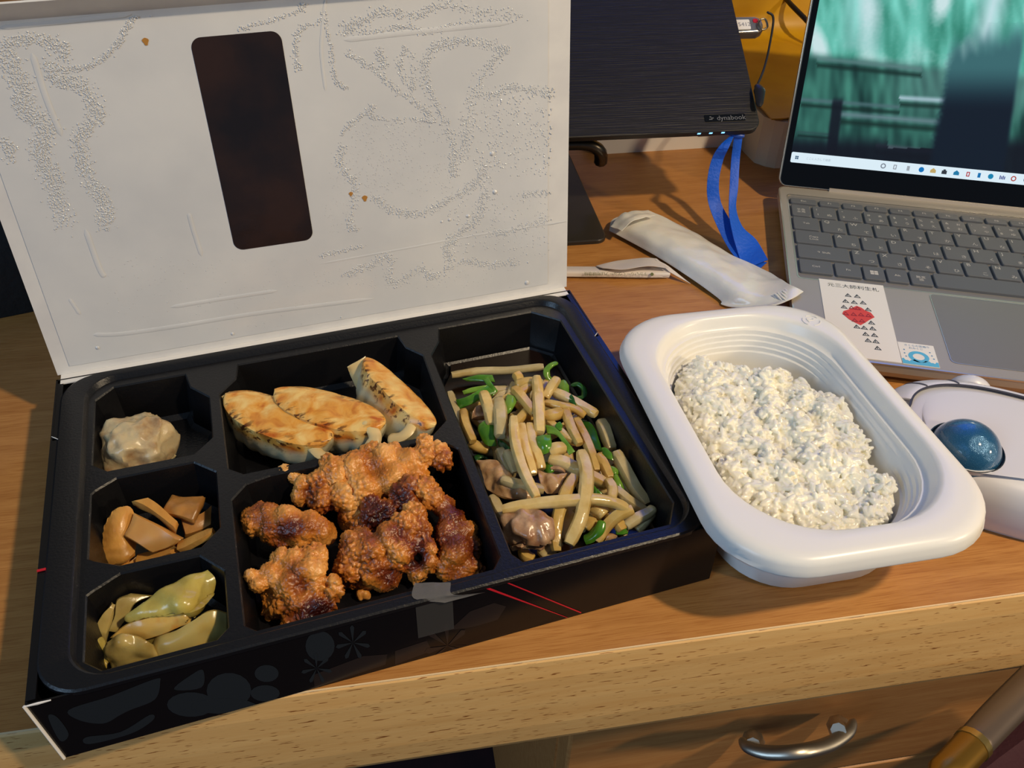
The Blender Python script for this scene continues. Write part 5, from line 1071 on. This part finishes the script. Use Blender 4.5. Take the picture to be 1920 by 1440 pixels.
# stand
M_stand = mat('stand_dark', (52, 48, 44), .38, metal=.4, spec=.5); M_stube = mat('stand_tube', (70, 64, 56), .3, metal=.8)
s0 = W(1128, 440, .003)
sd = root('laptop_stand', (s0.x - .13, s0.y + .07, 0), 'dark metal laptop stand with a flat rounded base plate', 'laptop stand')
SM = Matrix.Translation((s0.x, s0.y, 0)) @ Matrix.Rotation(radians(-9.5), 4, 'Z') @ Matrix.Translation((-.0, 0, 0))
bb = B(); bb.prism(rrect(-.26, -.0065, .003, .175, .008), 0, .003, SM, bev=.0008); bb.obj('base_plate', M_stand, sd)
t0 = FMi @ V((0, 0, 0))
def onl(u, v, w_): return c0 + DX * u + DU * v + DN * w_
bb = B(); vs, f = loft([[onl(-.30 + (.24 if k else 0) * 0 + x, y, w_) for x, y in rrect(0, .03, .25, .22, .01)] for k, w_ in ((0, -.0260), (1, -.0225))], True, True); bb.add(vs, f); bb.obj('tray_plate', M_stand, sd)
for u in (-.25, -.10):
    vs, f = sweep([onl(u, .17, -.024), onl(u, .17, -.024) + V((0, .004, -.05)), V(tuple(SM @ V((u + .0, .12, .004))))], .0055, 10, 16); mk('leg', vs, f, M_stube, sd, True)
# front lip arm
e0_ = W(1040, 272, .045); e1_ = W(1100, 271, .045); vs, f = sweep([e0_ - V((.02, 0, 0)), e0_, e1_, e1_ + V((.010, -.001, -.006)), e1_ + V((.014, .004, -.018))], [.0042, .0042, .0042, .0046, .005], 10, 24); mk('front_arm', vs, f, M_stube, sd, True)

# ---- white bar, boxes behind
M_wpl = mat('white_gloss_plastic', (244, 240, 234), .15, spec=.6, coat=.3)
w0 = W(1117, 290); w1 = W(1378, 274); w2 = W(1415, 262)
wr_ = root('power_strip', tuple((w0 + w1) / 2), 'glossy white power strip lying behind the black laptop', 'power strip')
ud = (w1 - w0).normalized(); vd = V((-ud.y, ud.x, 0)); WMx = Matrix(((ud.x, vd.x, 0, w0.x), (ud.y, vd.y, 0, w0.y), (0, 0, 1, 0), (0, 0, 0, 1)))
secp = [(0, 0), (0, .013), (.003, .019), (.012, .024), (.030, .024), (.034, .019), (.034, 0)]
ln = (w1 - w0).length
vs, f = loft([[WMx @ V((x, y, z)) for y, z in secp] for x in (0, .002, ln - .001, ln)], True, True); mk('housing', vs, f, M_wpl, wr_)
vs, f = loft([[WMx @ V((x, y * .97 + .0005, z * .97 + .0003)) for y, z in secp] for x in (-.0012, 0)], True, True); mk('end_cap', vs, f, mat('end_cap_dark', (70, 60, 56), .4), wr_)
q = WMx.inverted() @ W(1333, 263, .012); bb = B(); bb.box((q.x, -.0001, .0125), (.013, .0006, .004), WMx); bb.obj('slot', mat('slot_black', (20, 18, 18), .5), wr_)
bb = B(); bb.prism(rrect(ln + .001, .002, ln + .045, .03, .005), 0, .018, WMx, bev=.002); o = bb.obj('plug_adapter', mat('adapter_white', (206, 208, 218), .35), None); top(tag(o, 'small white adapter block at the right end of the power strip', 'adapter'))
M_cream = mat('cream_block', (232, 226, 202), .75, nscale=60, bump=.3)
k0 = W(1424, 318); k1 = W(1500, 314); ud = (k1 - k0).normalized(); vd = V((-ud.y, ud.x, 0)); KM = Matrix(((ud.x, vd.x, 0, k0.x), (ud.y, vd.y, 0, k0.y), (0, 0, 1, 0), (0, 0, 0, 1)))
hc = .038
rows = [V((0, 0, 0))]
bb = B(); P_ = [(0, .012), (-.002, .03), (-.002, .055), (.0, .16), (.16, .16), (.16, 0), (.05, -.001), (.012, .0), (.006, .004)]
vs, f = loft([[KM @ V((x, y, z)) + V((noise.noise(V((x * 40, y * 40, z * 60))) * .0012,) * 2 + (0,)) for x, y in P_] for z in (0, .003, hc * .5, hc)], True, True); o = mk('foam_block', vs, f, M_cream, None); top(tag(o, 'cream foam block with a ragged corner behind the silver laptop', 'foam block'))
M_yel = mat('yellow_folder', (206, 156, 8), .45, nscale=30, col2=(194, 142, 8), bump=.2)
b0 = W(1424, 206, hc); 
bb = B(); YP = [(-.012, .074), (.17, .074), (.17, .13), (-.012, .13)]
rowsY = [[KM @ V((-.06, .0725 + .002 * sin(z * 40), z)), KM @ V((.05, .0725, z)), KM @ V((.19, .0745, z))] for z in (.0, .06, .14, .26)]
rowsY = [[KM @ V((x, y + .002 * sin(x * 30), z)) for x in (x_, .05, .19)] for x_, y, z in ((.001, .001, hc + .003), (-.002, .05, hc + .004), (-.004, .12, hc + .005), (-.03, .166, hc + .012), (-.05, .172, .10), (-.06, .174, .18), (-.06, .176, .30))]
vs, f = sheet(rowsY, 18, 36, .002, .0016, 45); o = mk('yellow_folder', vs, f, M_yel, None, True); top(tag(o, 'bright yellow plastic folder lying over the foam block and bent up behind it', 'folder'))
# usb memory in the black laptop
q0, q1 = dl_(1384, 38), dl_(1444, 38)
um = root('usb_memory', tuple(onl(q0.x, q0.y, -.003)), 'silver stick-shaped memory drive with a white label plugged into the black laptop', 'memory drive', rot=frame((0, 0, 0), DX, DU).to_euler())
bb = B(); bb.prism([(-.004, -.0065), (.0150, -.0065), (.0188, -.0045), (.0196, 0), (.0188, .0045), (.0150, .0065), (-.004, .0065)], -.008, -.0010, bev=.0010); bb.obj('cover', mat('usb_silver', (186, 180, 170), .28, metal=.85), um, world=False)
bb = B(); bb.prism(rrect(0, -.0045, .0098, .0035, .0006, 2), -.0010, -.0006); ul = bb.obj('label', M_white, um, world=False)
text('5412', .0045, Matrix.Translation((.0012, -.0020, -.0005)), mat('pencil_grey', (130, 130, 140), .5), ul, 'written_number')
bb = B(); bb.prism(rrect(.0125, .0008, .0160, .0040, .0010, 3), -.0010, -.0006); bb.obj('red_mark', M_red, um, world=False)
vs, f = sweep([(0.0165, .002, .0006), (.0205, .002, .0010), (.0212, -.004, .0004), (.0170, -.006, .0004), (.0150, -.002, .0008), (.0165, .002, .0006)], .0007, 6, 30); mk('ring', vs, f, mat('ring_steel', (170, 160, 140), .25, metal=1), um, True, world=False)
def W2(x, y, dd): d = ray(x, y); return CC + d * dd
dd0 = (um.location - CC).dot(V(CR[2]))
vs, f = sweep([W2(1438, 22, dd0), W2(1450, 35, dd0), W2(1442, 90, dd0 - .004), W2(1432, 130, dd0 - .012), W2(1420, 160, dd0 - .022)], .0008, 8, 40)
sp = root('strap_cord', tuple(W2(1450, 35, dd0)), 'thin black strap cord looping down from the memory drive ring', 'cord'); mk('cord', vs, f, mat('black_cord', (20, 18, 18), .5), sp, True)
vs, f = sweep([W2(1419, 158, dd0 - .022), W2(1424, 170, dd0 - .024), W2(1424, 200, dd0 - .03)], [.0022, .0040, .0022], 10, 10, flat=.5); mk('strap_tag', vs, f, mat('black_tag', (24, 22, 22), .35), sp, True)
vs, f = sweep([W2(1462, -20, .78), W2(1480, 5, .76), W2(1512, 38, .75), W2(1560, 90, .74)], .0022, 8, 20); o = mk('power_cable', vs, f, mat('cable_black', (20, 19, 20), .4), None, True); top(tag(o, 'thick black cable passing behind the silver laptop screen', 'cable'))
# lanyard
M_blue = mat('blue_ribbon', (4, 86, 204), .55, nscale=500, bump=.5, stretch=(1, 1, 1))
ly = root('lanyard', tuple(W(1415, 500)), 'bright blue flat lanyard hanging from the black laptop onto the desk', 'lanyard')
lt = onl(dl_(1378, 240).x, .0, -.007)
def LQ(x, y, z): return W(x, y, z)
zt_ = lt.z
r1 = [[LQ(1368, 256, zt_), LQ(1348, 275, .060), LQ(1334, 300, .050), LQ(1326, 340, .037), LQ(1328, 380, .024), LQ(1345, 425, .014), LQ(1368, 468, .006), LQ(1395, 500, .002)],
      [LQ(1376, 256, zt_), LQ(1366, 278, .060), LQ(1356, 300, .050), LQ(1348, 340, .037), LQ(1352, 380, .024), LQ(1372, 418, .014), LQ(1392, 450, .007), LQ(1420, 482, .004)]]
vs, f = sheet(r1, 60, 4, .0008); mk('ribbon', vs, f, M_blue, ly, True)
r2 = [[LQ(1376, 258, zt_ - .001), LQ(1371, 300, .048), LQ(1368, 350, .034), LQ(1367, 400, .022), LQ(1374, 440, .014), LQ(1384, 475, .006), LQ(1394, 506, .0012)],
      [LQ(1392, 258, zt_ - .001), LQ(1387, 300, .048), LQ(1384, 350, .034), LQ(1380, 390, .022), LQ(1392, 425, .014), LQ(1418, 450, .009), LQ(1440, 487, .006)]]
vs, f = sheet(r2, 60, 6, .0008); mk('ribbon', vs, f, M_blue, ly, True)
vs, f = sheet([[LQ(1394, 506, .0012), LQ(1405, 509, .0012), LQ(1417, 511, .0012)], [LQ(1405, 484, .0030), LQ(1420, 490, .003), LQ(1438, 492, .004)]], 10, 6, .0009); mk('ribbon_end', vs, f, M_blue, ly, True)
vs, f = sweep([LQ(1366, 250, zt_ + .0005), LQ(1396, 254, zt_ + .0005)], .0035, 10, 4, flat=.6); mk('clasp', vs, f, mat('clasp_blue', (24, 70, 160), .4), ly, True)
# wrappers
M_wrap = mat('frosted_film', (240, 238, 232), .2, sss=.15, trans=.08, nscale=60, bump=.5, bscale=90, spec=.6)
rw = [[(1142, 432, .003), (1150, 412, .005), (1185, 397, .007), (1215, 394, .007)], [(1170, 447, .003), (1190, 432, .009), (1215, 420, .010), (1245, 408, .006)],
      [(1230, 480, .003), (1250, 462, .010), (1280, 446, .010), (1305, 438, .004)], [(1300, 525, .003), (1325, 506, .010), (1350, 490, .010), (1375, 480, .004)], [(1350, 562, .002), (1385, 548, .010), (1415, 532, .010), (1440, 510, .005)], [(1355, 572, .001), (1420, 572, .008), (1460, 556, .014), (1482, 534, .0165)], [(1400, 580, .004), (1440, 574, .012), (1482, 562, .0158), (1506, 548, .0162)]]
vs, f = sheet([[W(x, y, z) for x, y, z in r] for r in rw], 30, 54, .0010, .0007, 110, 3)
wp_ = root('wet_towel_packet', tuple(W(1320, 495)), 'long frosted plastic sachet with a folded wet towel inside, lying diagonally on the desk', 'packet')
mk('film', vs, f, M_wrap, wp_, True)
vs, f = sheet([[W(1145, 425, .009), W(1165, 402, .014), W(1205, 395, .013)], [W(1165, 432, .0115), W(1190, 412, .0165), W(1228, 404, .0135)]], 10, 8, .0008, .0015, 200); mk('twisted_end', vs, f, M_wrap, wp_, True)
bb = B()
for t in range(12):
    a, c = W(1440 + t * 4.8, 567 - t * 2.0, .0155 if t > 4 else .009 + t * .0015), W(1450 + t * 4.8, 576 - t * 2.4, .0155 if t > 4 else .008 + t * .0015); vs, f = sweep([a + V((0, .004, .0006)), c], .0006, 5, 3); bb.add(vs, f)
bb.obj('crimped_edge', M_wrap, wp_, True)
M_pap = mat('white_paper_sleeve', (222, 212, 202), .5, nscale=200, bump=.15)
ck_ = lambda x, y: (1050 + x / 7.11, 470 + y / 7.11)
cp = root('chopstick_sleeve', tuple(W(1160, 515)), 'torn white paper chopstick sleeve with green print lying behind the lunch box', 'paper sleeve')
def Q(x, y, z): return W(*ck_(x, y), z)
vs, f = sheet([[Q(-400, 205, .003), Q(80, 212, .003), Q(600, 215, .003), Q(1100, 215, .003), Q(1440, 225, .003)], [Q(-400, 270, .0045), Q(80, 275, .0045), Q(600, 285, .0045), Q(1100, 290, .0045), Q(1470, 300, .0045)], [Q(-400, 335, .0018), Q(80, 345, .0018), Q(600, 350, .0018), Q(1100, 358, .0018), Q(1455, 355, .0018)]], 40, 10, .0006); mk('sleeve', vs, f, M_pap, cp, True)
vs, f = sheet([[Q(480, 205, .004), Q(760, 140, .004), Q(1100, 100, .004), Q(1290, 112, .004)], [Q(560, 238, .0065), Q(850, 248, .0085), Q(1180, 200, .0095), Q(1440, 235, .008)]], 24, 10, .0005, .0005, 80); o = mk('sleeve_flap', vs, f, M_pap, cp, True); o['label'] = 'torn-open upper flap'
vs, f = sheet([[Q(1260, 110, .006), Q(1420, 190, .006), Q(1560, 300, .004)], [Q(1440, 262, .006), Q(1490, 300, .005), Q(1740, 440, .001)]], 10, 8, .0005); mk('sleeve_tip', vs, f, M_pap, cp, True)
M_grn = mat('green_print', (78, 86, 34), .5)
pa, pb = Q(1225, 318, .0046), Q(160, 312, .0044)
dv = (pb - pa).normalized(); upv = (Q(600, 350, .0030) - Q(600, 300, .0045)).normalized()
TMx = frame(pa, dv, upv)
text('すかいらーくグループは地球環境', .0027, TMx @ Matrix.Translation((.003, -.0010, .0008)), M_grn, cp, 'printed_text', off=cp.location)
bb = B(); bb.prism([(.0011 * cos(a), .0011 * sin(a)) for a in [i * pi / 6 for i in range(12)]], .0002, .0006, TMx); bb.obj('printed_dot', M_grn, cp)
# black pouch at the far left, chair arm at the lower right
pq = W(30, 600)
vs, f = sheet([[V((pq.x - .25, pq.y + .002, .0)), V((pq.x - .1, pq.y - .004, .0)), V((pq.x + .05, pq.y + .012, 0))], [V((pq.x - .25, pq.y + .004, .05)), V((pq.x - .1, pq.y + .004, .055)), V((pq.x + .05, pq.y + .03, .045))], [V((pq.x - .25, pq.y + .06, .10)), V((pq.x - .1, pq.y + .07, .11)), V((pq.x + .05, pq.y + .09, .09))], [V((pq.x - .25, pq.y + .16, .11)), V((pq.x - .1, pq.y + .16, .12)), V((pq.x + .05, pq.y + .16, .09))], [V((pq.x - .25, pq.y + .22, .0)), V((pq.x - .1, pq.y + .22, .0)), V((pq.x + .05, pq.y + .22, .0))]], 20, 24, .004, .003, 25)
vs = [V((v.x, v.y, max(v.z, .0003))) for v in vs]
o = mk('pouch', vs, f, mat('black_nylon', (18, 16, 15), .7, nscale=200, bump=.5), None, True); top(tag(o, 'black fabric pouch at the far left behind the lunch box lid', 'pouch'))
def Wd(x, y, dep): d = ray(x, y); return CC + d * dep
ca_ = root('chair', tuple(Wd(1880, 1370, .40)), 'chair with grey-brown metal arm tube and brass-coloured end at the lower right corner', 'chair')
P0, P1, P2 = Wd(1990, 1228, .42), Wd(1880, 1336, .385), Wd(1818, 1402, .365)
vs, f = sweep([P0 + (P0 - P1), P0, P1, P2], [.0088, .0082, .0076, .0070], 14, 24, flat=.8); mk('arm_tube', vs, f, mat('chair_tube', (112, 98, 86), .35, metal=.6), ca_, True)
vs, f = sweep([P2 + (P1 - P2) * .1, P2, P2 + (P2 - P1) * .9], [.0072, .0072, .0068], 14, 10, flat=.8); o = mk('tube_end', vs, f, mat('brass', (150, 112, 40), .3, metal=.8), ca_, True)
vs_, f_2 = sheet([[Wd(1690, 1520, .47), Wd(1800, 1452, .46), Wd(1945, 1345, .47)], [Wd(1800, 1640, .5), Wd(1950, 1560, .5), Wd(2150, 1450, .52)]], 10, 8, .02, .0005, 60); o = mk('cushion', vs_, f_2, mat('maroon_cushion', (60, 18, 26), .8, nscale=300, bump=.4), ca_, True); o['label'] = 'dark maroon seat cushion'
vs, f = sweep([P2 + (P1 - P2) * .16, P2 + (P1 - P2) * .04], .0076, 14, 2, flat=.8, endr=1); mk('ring', vs, f, mat('brass_ring', (190, 160, 90), .25, metal=.9), ca_, True)
